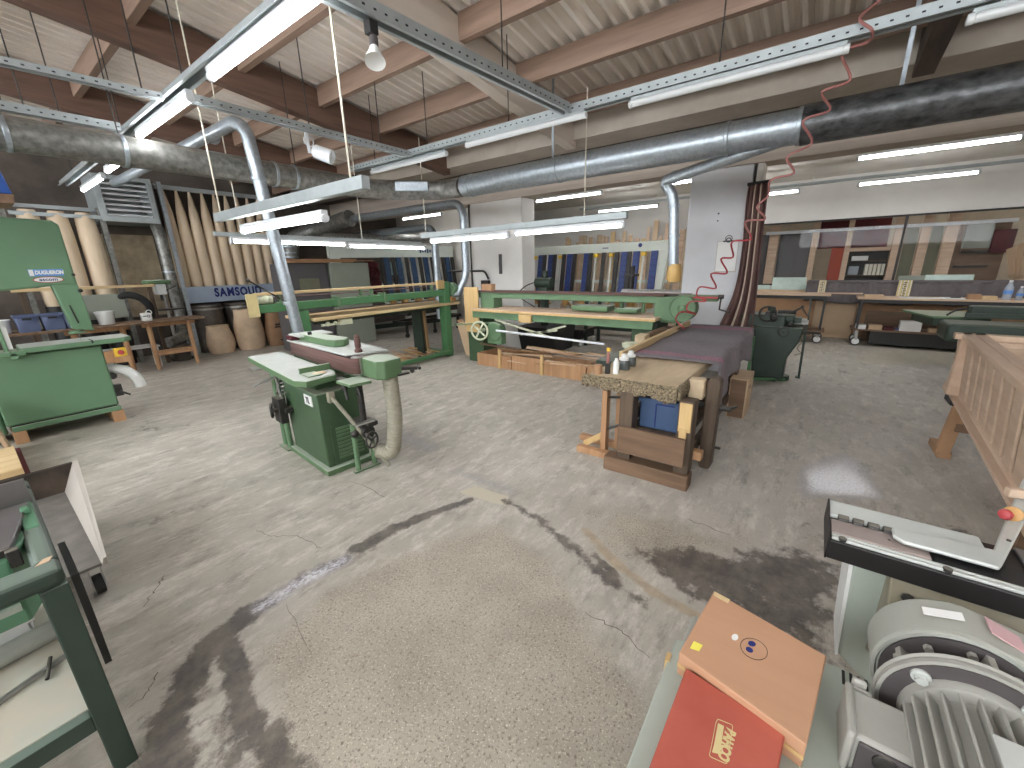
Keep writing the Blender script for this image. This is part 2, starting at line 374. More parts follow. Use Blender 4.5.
def floor_mat():
    m = bpy.data.materials.new('worn_concrete_floor'); m.use_nodes = True; nt = m.node_tree; N = nt.nodes; L = nt.links; p = N['Principled BSDF']
    tc = N.new('ShaderNodeTexCoord').outputs['Object']
    def nz(s, d=5, r=.6, st=None):
        o = N.new('ShaderNodeTexNoise'); o.inputs['Scale'].default_value = s; o.inputs['Detail'].default_value = d; o.inputs['Roughness'].default_value = r
        if st:
            mp = N.new('ShaderNodeMapping'); mp.inputs['Scale'].default_value = st[:3]; mp.inputs['Rotation'].default_value = (0,0,st[3]); L.new(tc, mp.inputs['Vector']); L.new(mp.outputs['Vector'], o.inputs['Vector'])
        else: L.new(tc, o.inputs['Vector'])
        return o.outputs['Fac']
    def ramp(v, a, b, ca=(0,0,0), cb=(255,255,255)):
        o = N.new('ShaderNodeValToRGB'); o.color_ramp.elements[0].position = a; o.color_ramp.elements[1].position = b
        o.color_ramp.elements[0].color = (*lin(ca), 1); o.color_ramp.elements[1].color = (*lin(cb), 1); L.new(v, o.inputs['Fac']); return o.outputs['Color']
    def mathn(op, a, b):
        o = N.new('ShaderNodeMath'); o.operation = op
        for i, v in ((0, a), (1, b)):
            if isinstance(v, (int, float)): o.inputs[i].default_value = v
            else: L.new(v, o.inputs[i])
        return o.outputs[0]
    def mix(f, a, b, bl='MIX'):
        o = N.new('ShaderNodeMix'); o.data_type = 'RGBA'; o.blend_type = bl
        for nme, v in (('Factor', f), ('A', a), ('B', b)):
            if isinstance(v, (int, float)): o.inputs[nme].default_value = v
            elif isinstance(v, tuple): o.inputs[nme].default_value = (*lin(v), 1)
            else: L.new(v, o.inputs[nme])
        return o.outputs['Result']
    def chan(nm):
        a = N.new('ShaderNodeAttribute'); a.attribute_name = nm; s = N.new('ShaderNodeSeparateColor'); L.new(a.outputs['Color'], s.inputs['Color'])
        return s.outputs[0], s.outputs[1], s.outputs[2], a.outputs['Alpha']
    S, A, G, T = chan('wear_glint_a'); GR, LI, W, _ = chan('wear_b')
    fine = nz(9, 8, .68)
    def edge(v, w=.75, lo=.40, hi=.62): return ramp(mathn('ADD', v, mathn('MULTIPLY', mathn('SUBTRACT', fine, .5), w)), lo, hi)
    base = mix(ramp(nz(.8, 6, .62), .3, .72), (164,158,147), (188,182,171))
    base = mix(mathn('MULTIPLY', ramp(nz(5, 8, .7),   .44, .70), .5), base, (150,144,135))
    base = mix(mathn('MULTIPLY', ramp(nz(2.2, 9, .78, (1, 2.0, 1, .5)), .52, .68), .5), base, (136,129,120))
    base = mix(mathn('MULTIPLY', ramp(nz(1.9, 9, .78, (1.8, 1, 1, .35)), .54, .72), .5), base, (202,196,186))
    base = mix(mathn('MULTIPLY', ramp(nz(38, 4, .7), .62, .70), .45), base, (112,105,97)); base = mix(mathn('MULTIPLY', ramp(nz(16, 6, .8, (1,3,1,.6)), .60, .72), .35), base, (124,116,107))
    base = mix(mathn('MULTIPLY', edge(GR, .6, .3, .8), .45), base, mix(ramp(nz(2.6, 8, .7), .35, .7), (172,167,161), (204,199,192)))
    base = mix(mathn('MULTIPLY', ramp(nz(2.6, 9, .8, (1.2, 3.2, 1, .25)), .50, .66), .8), base, (212,207,198)); base = mix(mathn('MULTIPLY', ramp(nz(2.1, 9, .8, (1.2, 3.6, 1, .15)), .53, .68), .6), base, (104,98,91))
    vo = N.new('ShaderNodeTexVoronoi'); vo.inputs['Scale'].default_value = 46; L.new(tc, vo.inputs['Vector'])
    ag = mix(ramp(nz(3, 6), .3, .7), (154,146,133), (178,170,156))
    ag = mix(mathn('MULTIPLY', ramp(nz(85, 3, .6), .55, .66), .8), ag, (104,94,84)); ag = mix(ramp(nz(110, 2, .5, (1,1,1,1)), .60, .68), ag, (206,198,182)); ag = mix(mathn('MULTIPLY', ramp(nz(48, 3, .6, (1,1,1,2)), .60, .70), .7), ag, (112,100,90)); ag = mix(mathn('MULTIPLY', ramp(nz(1.6, 6, .6), .55, .75), .4), ag, (134,124,112))
    base = mix(edge(A, .7, .35, .7), base, ag)
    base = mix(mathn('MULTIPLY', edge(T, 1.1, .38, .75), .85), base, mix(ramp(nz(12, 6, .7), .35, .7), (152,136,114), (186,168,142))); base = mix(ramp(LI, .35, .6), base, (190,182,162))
    se = edge(mathn('ADD', S, mathn('MULTIPLY', mathn('SUBTRACT', nz(2.4, 6, .7), .5), .9)), 1.3, .46, .66)
    base = mix(mathn('MULTIPLY', se, .88), base, mix(ramp(nz(7, 8, .7), .4, .66), (66,59,57), (116,108,98)))
    glint = mathn('MULTIPLY', edge(G, .6, .3, .6), ramp(mathn('ADD', nz(34, 5, .75, (1,1.8,1,.4)), mathn('MULTIPLY', mathn('SUBTRACT', G, .8), .25)), .47, .58))
    base = mix(mathn('MULTIPLY', edge(G, .6, .3, .6), .45), base, (122,116,120)); base = mix(mathn('MULTIPLY', glint, .75), base, (196,194,202))  # pale tone paints lamp reflections into the glossy patches
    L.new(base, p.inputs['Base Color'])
    rg = mathn('SUBTRACT', mathn('ADD', .50, mathn('MULTIPLY', fine, .24)), mathn('MULTIPLY', edge(G, .6, .3, .6), .30))
    rg = mathn('SUBTRACT', rg, mathn('MULTIPLY', se, .12)); L.new(rg, p.inputs['Roughness'])
    p.inputs['Specular IOR Level'].default_value = .45; L.new(mathn('MULTIPLY', glint, .9), p.inputs['Coat Weight']); p.inputs['Coat Roughness'].default_value = .16; p.inputs['Coat IOR'].default_value = 1.6
    bp = N.new('ShaderNodeBump'); bp.inputs['Strength'].default_value = .35; bp.inputs['Distance'].default_value = .006
    L.new(mathn('ADD', nz(28, 6, .7), mathn('MULTIPLY', nz(2.5, 4), 1.2)), bp.inputs['Height']); L.new(bp.outputs['Normal'], p.inputs['Normal'])
    return m
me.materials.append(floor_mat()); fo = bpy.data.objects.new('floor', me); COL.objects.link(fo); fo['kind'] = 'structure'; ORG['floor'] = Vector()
crk = B()
def crack(pts, w=.0035):
    P = [PZ(*p, .0012) for p in pts]; Q = []
    for i in range(len(P)-1):
        for t in range(6):
            a = P[i].lerp(P[i+1], t/6); Q.append(a+Vector((random.uniform(-1,1), random.uniform(-1,1), 0))*.012)
    Q.append(P[-1])
    for i in range(len(Q)-1):
        d = (Q[i+1]-Q[i]); sd = Vector((-d.y, d.x, 0)).normalized()*w*random.uniform(.3, .6)
        crk.add([Q[i]-sd, Q[i]+sd, Q[i+1]+sd, Q[i+1]-sd], [(3,2,1,0)])
crack([(256,530),(275,536),(300,536),(322,548)]); crack([(100,447),(150,440),(200,430),(245,422)], .006)
crack([(130,707),(150,690),(158,672)], .004); crack([(585,612),(620,630),(650,658)], .004); crack([(350,480),(385,497)], .004)
crack([(690,520),(730,535)], .005); crack([(145,605),(158,585),(165,575)], .005); crack([(1010,520),(1020,510)], .005); crack([(285,605),(312,655)], .002)
obj('floor_crack', crk, mat('crack_dirt', (104,96,88), .95), fo, kind='structure')

# ------------------------------------------------------------------ shell
def zr(x): return 4.07-.119*x          # underside line of the roof timbers
struct('wall_left', B().box(-5.2, 12.4, 11.6, 11.9, 0, 5.3), M['dirty'])
b = B(); b.box(-5.4,-5.15,-6.7,11.6,0,2.3).box(-5.4,-5.15,-6.7,11.6,4.75,5.4).box(-5.4,-5.15,-6.7,-6.2,2.3,4.75).box(-5.4,-5.15,11.1,11.6,2.3,4.75)
struct('wall_back', b, M['concw'])
b = B()
for k in range(9): b.box(-5.32,-5.24,-6.2+17.24*k/8,-6.14+17.24*k/8,2.3,4.75)
for z in (2.3,3.5,4.69): b.box(-5.31,-5.25,-6.2,11.1,z,z+.06)
struct('added_window', b, M['lampw'])  # added window, out of view, letting sky light fill in from behind
struct('wall_right', B().box(-5.15, 15.4, -6.9, -6.6, 0, 5.3), M['conc'])
b = B()
n = 1430; L0, L1 = -5.2, 6.05
for side in (0, 1):
    for xx in (L0, L1):
        b.v += [(xx, -6.6+18.2*i/n, 4.54-.119*xx+.038*max(-1,min(1,1.5*math.cos(2*PI*(18.2*i/n)/.152)))+side*.008) for i in range(n+1)]
for i in range(n):
    b.f.append((i, i+1, n+1+i+1, n+1+i)); b.f.append((2*n+2+i, 3*n+3+i, 3*n+4+i, 2*n+3+i)); b.m += [0, 0]
struct('ceiling', b, M['sheet'])
for i, (y, m_) in enumerate(((8.6,'rafter'), (5.8,'rafter'), (3.2,'rafterw'), (-.42,'rafterd'), (-3.4,'rafter'))):
    y1 = y+.16 if y > 0 else y-.16
    struct('roof_beam', B().prism([(-5.1, zr(-5.1)), (6.0, zr(6.0)), (6.0, zr(6.0)+.40), (-5.1, zr(-5.1)+.40)], 'Y', y, y1), M[m_], bevel=.008)
ys = [-6.6, -3.56, -3.4, -.58, -.42, 3.2, 3.36, 5.8, 5.96, 8.6, 8.76, 11.6]
for i in range(12):
    x = 5.5-.96*i
    for j in range(0, len(ys), 2):
        z = zr(x)+.19
        struct('purlin_beam', B().box(x-.04, x+.04, ys[j], ys[j+1], z, z+.235), M['purlin'], bevel=.005)
struct('gutter_beam', B().box(5.92, 6.5, -6.6, 11.6, 3.45, 4.2), M['gutter'], bevel=.01)
struct('lintel_beam', B().box(6.98, 7.35, -6.6, 11.6, 2.99, 3.9), M['form'])
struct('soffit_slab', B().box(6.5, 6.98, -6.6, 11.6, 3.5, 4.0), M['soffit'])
struct('ceiling_slab', B().box(7.35, 15.4, -6.6, 11.6, 3.42, 3.7), M['conc'])
struct('pillar', B().box(7.0, 7.4, .96, 1.78, 0, 2.99), M['pillar'], bevel=.012)
pp_ = B().grid(lambda u, v: (2.0+.82*u, 11.585-.01*noise.noise((u*5,v*7,1)), .85+1.65*v), 20, 30)
struct('trim_plaster', pp_, mat('peeling_cream_plaster', (216,200,170), .95, c2=(144,128,108), scale=2.6, bump=.3))
struct('pillar_strip', B().box(7.02, 7.35, .845, .925, 0, 2.99), M['conc'], bevel=.008)
struct('wall_pier', B().box(7.0, 7.45, 4.9, 6.25, 0, 2.99), M['concw'], bevel=.012)
struct('wall_inner', B().box(9.3, 9.5, 7.9, 11.6, 0, 3.42), M['conc'])
# far wall with the office window
b = B(); b.box(12, 12.2, -6.6, 11.6, 2.545, 3.42); b.box(12, 12.2, 1.5, 11.6, 0, 2.545); b.box(12, 12.2, -6.6, 1.5, 0, 1.1)
struct('wall_window', b, M['concw'])
b = B(); w0, w1, h0, h1 = -6.5, 1.5, 1.1, 2.545
for y in (w0, -3.85, -1.28, w1-.04): b.box(12.05, 12.11, y, y+.04, h0, h1)
b.box(12.04, 12.12, w0, w1, h1-.035, h1); b.box(12.04, 12.12, w0, w1, h0, h0+.04)
wf = struct('window_1', b, M['dark'])
obj('glass_pane', B().box(12.075, 12.083, w0, w1, h0, h1), M['glass'], wf, kind='structure')
struct('wall_office', B().box(15.2, 15.4, -6.6, 11.6, 0, 3.42), M['office'])
struct('floor_cover_strip', B().box(12.2, 15.2, -6.6, 3, .002, .01), M['dirty'])
b = B(); b.box(7.05, 7.3, .925, .96, 0, 2.97)
struct('trim_slot', b, M['black'])

# ------------------------------------------------------------------ lamps
def lamp_parts(t, on=True, tray=False, L=1.5):
    h = L/2
    b = B(); b.box(-.028, .028, -h-.02, h+.02, .022, .06) if on else b.box(-.02, .02, -h-.01, h+.01, .022, .05); obj('housing', b, M['lampw'] if on else M['strut'], t, bevel=.005)
    for s in (-1, 1): obj('end_cap', B().cyl((0, s*(h+.028), 0), (0, s*(h-.01), 0), .033 if on else .031, n=14), M['lampw'] if on else M['tubeoff'], t, bevel=.005)
    for s in (-1, 1): obj('tube', B().cyl((s*(.017 if on else .012), -h+.012, -.004), (s*(.017 if on else .012), h-.012, -.004), .0125 if on else .010, n=10), M['tube'] if on else M['tubeoff'], t)
    if not on: obj('cover', B().pipe((0, -h+.01, 0), (0, h-.01, 0), .029, .003, 14), M['tubeoff'], t)
def lamp(label, x, y, z, rot=0, group=None, on=True):
    k = 'on' if on else 'off'
    if k not in PROTO:
        t = thing('fluorescent_light', label, 'light', (x, y, z), group, rotz=rot); lamp_parts(t, on); PROTO[k] = t; return t
    c = dup(PROTO[k], (x, y, z), label, rot)
    if 'group' in c: del c['group']
    if group: c['group'] = group
    return c
PROTO = {}
lamp('lit twin-tube light at the top edge of the picture, largest of the overhead row', 1.50, 3.04, 3.08)
lamp('lit twin-tube light, second from the top in the overhead row above the bandsaw side', 1.53, 5.12, 3.08)
lamp('small lit light half hidden behind the long round duct, third of the overhead row', 1.66, 7.35, 3.08)
lamp('farthest lit light of the overhead row, just above the louvred steel box', 1.70, 9.36, 3.08)
lamp('lit light hung low on a grey strut over the edge sander', 1.885, 3.98, 2.10)
lamp('lit strip over the far belt sander, in front of the charcoal cabinet', 2.93, 5.85, 2.07, PI/2)
lamp('lit strip over the far belt sander, in front of the pale grey clamp rack beam', 4.50, 5.85, 2.05, PI/2)
lamp('lit light on the low strut at the galvanised drop pipe by the pier', 4.70, 4.28, 2.10)
lamp('lit light on the low strut in front of the wall of leaning timber', 4.74, 2.66, 2.12)
for y, lb in ((4.45, 'lit light under the concrete lintel, left of the two above the blue clamp rack'), (1.75, 'lit light half behind the grey wall pillar, under the lintel'), (-.93, 'upper of the two long lit lights over the window wall on the right'), (8.9, 'short lit light under the dark ducts over the far corner')):
    lamp(lb, 8.0, y, 3.04)
for y, lb in ((4.1, 'lit light under the concrete lintel, right of the two above the blue clamp rack'), (1.35, 'lit light beside the top of the brown curtain'), (-1.07, 'lower of the two long lit lights over the window wall on the right'), (-4.2, 'lit light farther along the row over the window wall')):
    lamp(lb, 10.4, y, 3.0)
lamp('lit light at the far end of the row under the lintel', 8.0, -3.6, 3.04)
for x, y in ((1.50, 1.15), (1.50, -.9), (1.50, -3.0), (-1.9, 3.4), (-1.9, .6), (-1.9, -2.4), (-1.9, 6.4)):
    lamp('lit twin-tube light of the ceiling row behind the camera', x, y, 3.08, group='lights behind the camera')
lamp('lit twin-tube light in the office behind the window', 13.6, -1.4, 3.1); lamp('lit twin-tube light at the far end of the office', 13.6, -4.4, 3.1)
for p0, p1, lb in (((632,104),(838,52),'unlit light in a clear cover hanging from the perforated rail beside the red air hose'), ((468,145),(577,118),'unlit light in a clear cover on the perforated rail left of the whitewashed rafter end'),
                   ((373,172),(440,157),'unlit light in a clear cover at the far left end of the perforated rail'), ((968,20),(1045,0),'unlit light in a clear cover cut off by the upper right picture corner')):
    a, c = PZ(*p0, 3.08), PZ(*p1, 3.08); y0 = a.y if p0[0] != 968 else a.y-.02
    lamp(lb, a.x, y0-.75, 3.08, on=False)

# ------------------------------------------------------------------ struts, ducts
def strut(name, label, p0, p1, w=.05, h=.10, rods=(), cat='strut', holes=True):
    p0, p1 = Vector(p0), Vector(p1); t = thing(name, label, cat, p0)
    d = (p1-p0); L = d.length; d.normalize(); sd = Vector((-d.y, d.x, 0)).normalized(); b = B()
    up = Vector((0,0,1))
    for s in (-1, 1): b.beam(p0+sd*s*(w/2-.002), p1+sd*s*(w/2-.002), .004, h)
    b.beam(p0+up*(h/2), p1+up*(h/2), w, .004)
    for s in (-1, 1): b.beam(p0+sd*s*(w/2+.012)-up*(h/2), p1+sd*s*(w/2+.012)-up*(h/2), .026, .004)
    if holes:
        b.mat(1); k = 0
        while k*.075+.05 < L:
            c = p0+d*(k*.075+.05)
            for s in (-1, 1):
                Mx = Matrix((d, sd, up)).transposed(); b.obox(c+sd*s*w/2, (.018, .006, .010), Mx)
            k += 1
    obj('channel', b, [M['strut'], M['slot']], t)
    for r in rods:
        c = p0+d*r; obj('threaded_rod', B().cyl(c+up*h/2, (c.x, c.y, 4.5-.119*c.x), .006, n=6), M['dark'], t)
    return t
strut('perforated_strut', 'long perforated steel rail carrying the unlit lights, running to the upper right corner', (4.06, 6.0, 3.175), (4.06, -3.2, 3.175), h=.075, rods=(.6, 1.7, 3.0, 5.1, 7.4))
strut('perforated_strut', 'dark perforated strut crossing above the white spotlight', (1.45, 2.40, 3.17), (4.0, 2.24, 3.17), w=.06, h=.09, rods=(.4, 1.6))
strut('perforated_strut', 'thin perforated strut crossing in front of the round white spotlight', (1.56, 4.58, 3.15), (4.0, 4.6, 3.15), w=.045, h=.065, rods=(1.1, 2.0))
strut('perforated_strut', 'perforated strut along the upper edge of the long left duct', (-1.5, 6.02, 3.15), (1.42, 5.98, 3.15), w=.045, h=.075, rods=(2.15, 2.28, 2.5))
q0, q1 = PZ(-60,47,3.15), PZ(163,97,3.15)
strut('perforated_strut', 'thin dusty strut in the upper left corner ending at the lamp tray', q0, q1, w=.035, h=.05, rods=(1.0,))
strut('cable_tray', 'grey tray carrying the row of lit overhead lights', (1.52, 10.4, 3.19), (1.52, -4, 3.19), w=.07, h=.06, rods=(1, 4, 6, 9, 12), holes=False)
strut('cable_tray', 'grey tray carrying the lights hidden behind the camera', (-1.9, 7.4, 3.19), (-1.9, -4, 3.19), w=.12, h=.07, rods=(1, 4, 6, 9), holes=False)
def hung(label, p0, p1, w, h, rods, top=4.4):
    t = thing('lamp_strut', label, 'strut', p0); p0, p1 = Vector(p0), Vector(p1); d = (p1-p0).normalized()
    b = B(); b.beam(p0, p1, w, h); obj('channel', b, M['strut'], t, bevel=.004)
    for r in rods: c = p0+d*r; obj('hanger_wire', B().cyl(c, (c.x, c.y, min(top, 4.5-.119*c.x)), .007, n=6), M['wire'], t)
    return t
hung('grey strut hanging on two cords over the edge sander', (1.76, 4.98, 2.235), (1.73, 2.42, 2.235), .06, .08, (.12, 2.4))
hung('pale strut over the far belt sander table', (2.0, 5.85, 2.15), (5.2, 5.85, 2.13), .06, .05, (.3, 2.0))
hung('pale blue strut on wires over the near belt sander', (4.74, 5.3, 2.21), (4.74, 1.86, 2.23), .06, .075, (.1, 2.9), 3.6)
hung('thin lamp rail under the lintel above the clamp rack', (8.0, 9.6, 3.15), (8.0, -4.6, 3.15), .05, .05, (2, 6, 9.7), 3.42)
hung('thin lamp rail nearer the window wall', (10.4, 5.4, 3.11), (10.4, -5, 3.11), .05, .05, (2, 5, 8.5), 3.42)

def bend(pts, rad, n=6):                # round the corners of a run of points
    P = [Vector(p) for p in pts]; out = [P[0]]
    for i in range(1, len(P)-1):
        a, c, d = P[i-1], P[i], P[i+1]; u, v = (a-c), (d-c); r = min(rad, u.length*.48, v.length*.48); s, e = c+u.normalized()*r, c+v.normalized()*r
        for k in range(n+1): t = k/n; out.append((1-t)**2*s+2*t*(1-t)*c+t*t*e)
    out.append(P[-1]); return out
def duct(name, label, pts, r, rad=.3, m='galv', rings=(), n=18, cat='duct', parent=None):
    Q = bend(pts, rad); t = thing(name, label, cat, Q[0])
    obj('pipe', B().tube(Q, r, n), M[m], t)
    for p, d in rings:
        p, d = Vector(p), Vector(d).normalized(); obj('clamp_ring', B().cyl(p-d*.018, p+d*.018, r+.010, n=n), M['galv'], t, bevel=.004)
    return t
X, Yd, Z = Vector((1,0,0)), Vector((0,1,0)), Vector((0,0,1))
ZD = 2.88
d1 = duct('extraction_duct', 'long dusty round duct crossing the upper left under the roof', [(-3.5, 5.73, ZD), (4.3, 5.73, ZD), (5.0, 5.0, ZD), (5.0, 4.6, ZD)], .14, .5, 'galvd', [((x, 5.73, ZD), X) for x in (-.6, .58, 1.33, 2.75, 3.0)], 22)
for x in (.58, 1.33, 3.05): obj('hanger_strap', B().cyl((x, 5.73, ZD+.15), (x, 5.73, 4.3), .006, n=6), M['dark'], d1)
obj('hatch_plate', B().obox((4.56,5.24,ZD+.03),(.5,.03,.14),Matrix.Rotation(-.78,3,'Z')), M['galv'], d1, bevel=.01)
d2 = duct('extraction_duct', 'large shiny round duct running from the middle to the upper right', [(5.0, 4.55, ZD), (5.0, .34, ZD)], .15, .3, 'galv', [((5.0, 4.4, ZD), Yd), ((5.0, 2.9, ZD), Yd), ((5.0, .95, ZD), Yd), ((5.0, .36, ZD), Yd)], 22)
obj('black_sleeve', B().tube([(5.0, .34, ZD), (5.0, -6.5, ZD)], .166, 22), M['foil'], d2)['label'] = 'black crinkled wrapped end of the duct'
for y in (3.0, -.3, -2.2): obj('hanger_strap', B().beam((5.0, y, ZD+.14), (5.0, y, 3.9), .03, .006, (1,0,0)), M['galv'], d2)
duct('drop_pipe', 'galvanised drop pipe with elbow leading to the far belt sander fan', [(6.1, 9.2, 2.88), (6.1, 5.62, 2.88), (6.1, 5.62, 1.55), (5.92, 5.72, 1.2), (5.85, 5.78, 1.22)], .075, .3, 'galv', [((6.1, 5.62, 2.2), Z), ((6.1, 5.62, 1.62), Z), ((6.1, 5.62, 2.55), Z)])
duct('drop_pipe', 'second drop pipe behind the belt sanders, left of the pier', [(7.0, 10.5, 2.62), (7.0, 7.4, 2.62), (7.0, 7.4, .5)], .085, .3, 'galv', [((7.0, 7.4, 1.9), Z), ((7.0, 7.4, 1.3), Z)])
duct('drop_pipe', 'galvanised pipe with a zigzag elbow dropping beside the grey pillar', [PX(828,123,4.95), PX(740,155,5.05), PX(663,181,5.45), PX(673,195,5.5), PX(674,208,5.5), PX(673.5,266,5.5)], .062, .1, 'galv', [(PX(674,206,5.5), Z), (PX(674,236,5.5), Z), (PX(675,177,5.4), Vector((.4,.9,0)))])
one('dust_nozzle', B().lathe(PX(673.5,282,5.5), [(.066,0),(.088,.04),(.085,.14),(.066,.22)], 20), M['nozzle'], 'tan plastic nozzle on the lower end of the pipe by the pillar', 'nozzle')
duct('extraction_duct', 'dark round duct bending down behind the low lamps', [(6.1, 9.3, 2.9), (5.9, 10.6, 2.7), (5.4, 10.9, 2.5), (5.3, 10.9, 2.0)], .19, .4, 'galvd', [((5.3, 10.9, 2.3), Z), ((5.3, 10.9, 2.15), Z), ((5.3, 10.9, 2.05), Z)])
duct('extraction_duct', 'ribbed grey duct running low under the dark duct', [(5.6, 9.8, 2.46), (7.4, 9.3, 2.48), (9.2, 9.0, 2.52)], .11, .3, 'galvd', [((6.5, 9.55, 2.47), Vector((1.8,-.5,0)))])
PB = (2.60, 5.3, 0.02); PT = (2.33, 5.3, 3.27)
duct('drop_pipe', 'tall galvanised pipe standing in front of the far belt sander', [(2.2, 10.5, 3.3), (2.30, 5.45, 3.30), (2.335, 5.3, 3.2), PB], .068, .16, 'galv', [((2.5-.02, 5.3, 1.32), Z), ((2.525, 5.3, .93), Z), ((2.535, 5.3, .86), Z), ((2.37, 5.3, 2.72), Z), ((2.33, 6.2, 3.29), Yd)])
duct('drop_pipe', 'dark pipe coming down the left wall under the louvred box', [(2.78, 11.2, 2.9), (2.74, 10.75, 2.5), (2.74, 10.75, .75), (2.6, 10.4, .42), (2.3, 10.2, .4)], .10, .25, 'galvd', [((2.74, 10.75, 1.75), Z), ((2.74, 10.75, 1.0), Z)])

# spotlights, hoses
t = thing('spotlight', 'white cone spotlight clamped under the dark strut', 'spotlight', (1.86, 2.38, 3.11))
obj('clamp', B().box(1.83, 1.89, 2.35, 2.41, 3.05, 3.12).cyl((1.86,2.38,3.06),(1.86,2.38,2.98),.012), M['black'], t, bevel=.004)
p0 = Vector((1.87, 2.38, 3.04)); p1 = Vector((1.80, 2.30, 2.82)); ax = (p1-p0).normalized()
obj('lamp_shade', B().lathe(p0+ax*.07, [(.026,0),(.03,.02),(.058,.09),(.061,.10),(.053,.095)], 20, ax), M['white'], t); obj('neck', B().cyl(p0, p0+ax*.08, .027), M['motord'], t, bevel=.005)
t = thing('spotlight', 'round white spotlight hanging from the thin strut', 'spotlight', (2.62, 4.57, 3.0)); c = Vector((2.62, 4.5, 2.92))
obj('housing', B().lathe(c, [(.05,0),(.065,.02),(.07,.16),(.074,.2),(.06,.2),(.055,.17)], 20, (.55,-.75,-.35)), M['lampw'], t); obj('bracket', B().beam((2.60,4.57,3.1),(2.60,4.55,2.9),.03,.012).torus((2.62,4.57,3.02),(0,1,0),.05,.006), M['lampw'], t)
zig = [(886,-4),(860,18),(872,30),(868,42),(842,53),(850,80),(822,92),(830,110),(803,121),(812,143),(787,157),(794,173),(771,180),(768,196),(757,207),(765,219),(745,222),(751,239),(732,242),(733,257),(721,259),(727,273),(711,274),(716,288),(700,287),(697,296),(706,301),(690,302),(687,310),(696,314),(681,312),(676,320),(684,328)]
pp = []
for i, q in enumerate(zig):
    u = i/(len(zig)-1); X0 = 3.9+1.4*min(1, u*1.12); pp.append(PX(*q, X0+(.05 if i % 2 else -.05)))
def smooth(P, k=4):
    P = [Vector(p) for p in P]; out = []
    for i in range(len(P)-1):
        a, b_, c, d = P[max(i-1,0)], P[i], P[i+1], P[min(i+2,len(P)-1)]
        for j in range(k):
            t = j/k; out.append(.5*((2*b_)+(c-a)*t+(2*a-5*b_+4*c-d)*t*t+(3*b_-a-3*c+d)*t**3))
    out.append(P[-1]); return out
pp = smooth(pp, 5); h = int(len(pp)*.52)
def resample(P, step):
    out = [Vector(P[0])]; acc = 0
    for a, b_ in zip(P, P[1:]):
        a, b_ = Vector(a), Vector(b_); L = (b_-a).length; d = step-acc
        while d <= L: out.append(a.lerp(b_, d/L)); d += step
        acc = (acc+L) % step if L else acc
    return out
t = thing('air_hose', 'coiled red air hose looping down from the rail to the workbench', 'hose', pp[-1])
obj('lower_coil', B().tube(pp[h:], .009, 7), M['redhose'], t); obj('upper_coil', B().tube(pp[:h+1], .009, 7), M['pinkhose'], t)
t = thing('hanging_case', 'blue case hanging at the left picture edge under the duct', 'case', (0,5.3,2.25))
obj('body', B().prism([(-.5,2.32),(.455,2.32),(.40,2.72),(-.5,2.72)], 'Y', 5.1, 5.5), M['bluecase'], t, bevel=.01); obj('base_strip', B().prism([(-.5,2.25),(.45,2.25),(.46,2.32),(-.5,2.32)], 'Y', 5.1, 5.5), M['oldm'], t, bevel=.006)
for x in (-.3,.3): obj('hanger_rod', B().cyl((x,5.3,2.72),(x,5.3,3.95),.008,n=6), M['dark'], t)

# ------------------------------------------------------------------ edge sander
ESL = Vector((1.85, 3.55, 0)); ESA = math.radians(-5.5)
def es(p):                              # a place in the room, in the sander's own unturned frame
    return ESL + Matrix.Rotation(-ESA, 3, 'Z') @ (Vector(p)-ESL)
t = thing('edge_sander', 'green edge sander with a brown belt standing alone in the middle of the floor', 'sanding machine', ESL)
obj('plinth', B().box(1.58, 2.03, 3.11, 3.93, 0, .05), M['ges'], t, bevel=.008)
bd = obj('body', B().prism([(1.62,.05),(2.0,.05),(2.0,.72),(1.60,.72)], 'Y', 3.16, 3.90), M['gesd'], t, bevel=.012)
b = B()
for k in range(9): b.box(1.72, 1.95, 3.152, 3.162, .10+k*.034, .120+k*.034)
obj('louvre_panel', b, M['ges'], bd); obj('louvre_frame', B().box(1.675,1.69,3.150,3.162,.07,.42), M['gesd'], bd)
obj('maker_plate', B().box(1.596, 1.604, 3.25, 3.40, .60, .69), M['white'], bd)
words('plate_print', 'TL', .07, (1.594, 3.325, .645), (0,-1,0), (0,0,1), M['black'], bd, .001, .002)
obj('column', B().box(1.66, 2.0, 3.3, 3.85, .72, .80), M['gesd'], t, bevel=.02)
tb = obj('table', B().prism([(1.49,3.26),(1.545,3.15),(1.80,3.18),(1.86,3.32),(1.90,4.68),(1.562,4.68)], 'Z', .80, .852), M['ges'], t, bevel=.006)
obj('table_top', B().prism([(1.505,3.27),(1.555,3.17),(1.79,3.20),(1.835,3.32),(1.87,4.665),(1.578,4.665)], 'Z', .85, .856), M['dusty'], tb)
obj('table_catch', B().box(1.46,1.53,4.15,4.30,.80,.812), M['steel'], tb)
obj('mitre_fence', B().box(1.60, 1.86, 3.40, 3.43, .856, .91).box(1.60, 1.72, 3.24, 3.43, .856, .866), M['ges'], tb, bevel=.004)
obj('dust_heap', B().ball((1.72, 3.31, .860), .05, sc=(1.3,.8,.3)), M['bag'], tb)
bl = bend([(1.855,3.02,0),(1.90,2.95,0),(1.98,2.99,0),(2.03,4.30,0),(1.98,4.42,0),(1.89,4.36,0)], .06)
b = B(); n = len(bl); b.add([(p.x,p.y,z) for p in bl for z in (.868, 1.0)], [(2*i, 2*((i+1)%n), 2*((i+1)%n)+1, 2*i+1) for i in range(n)])
obj('sanding_belt', b, M['belt'], t, solid=.004)
for q in ((1.925,3.01),(1.955,4.34)): obj('roller', B().cyl((*q,.86),(*q,1.005),.052), M['steel'], t)
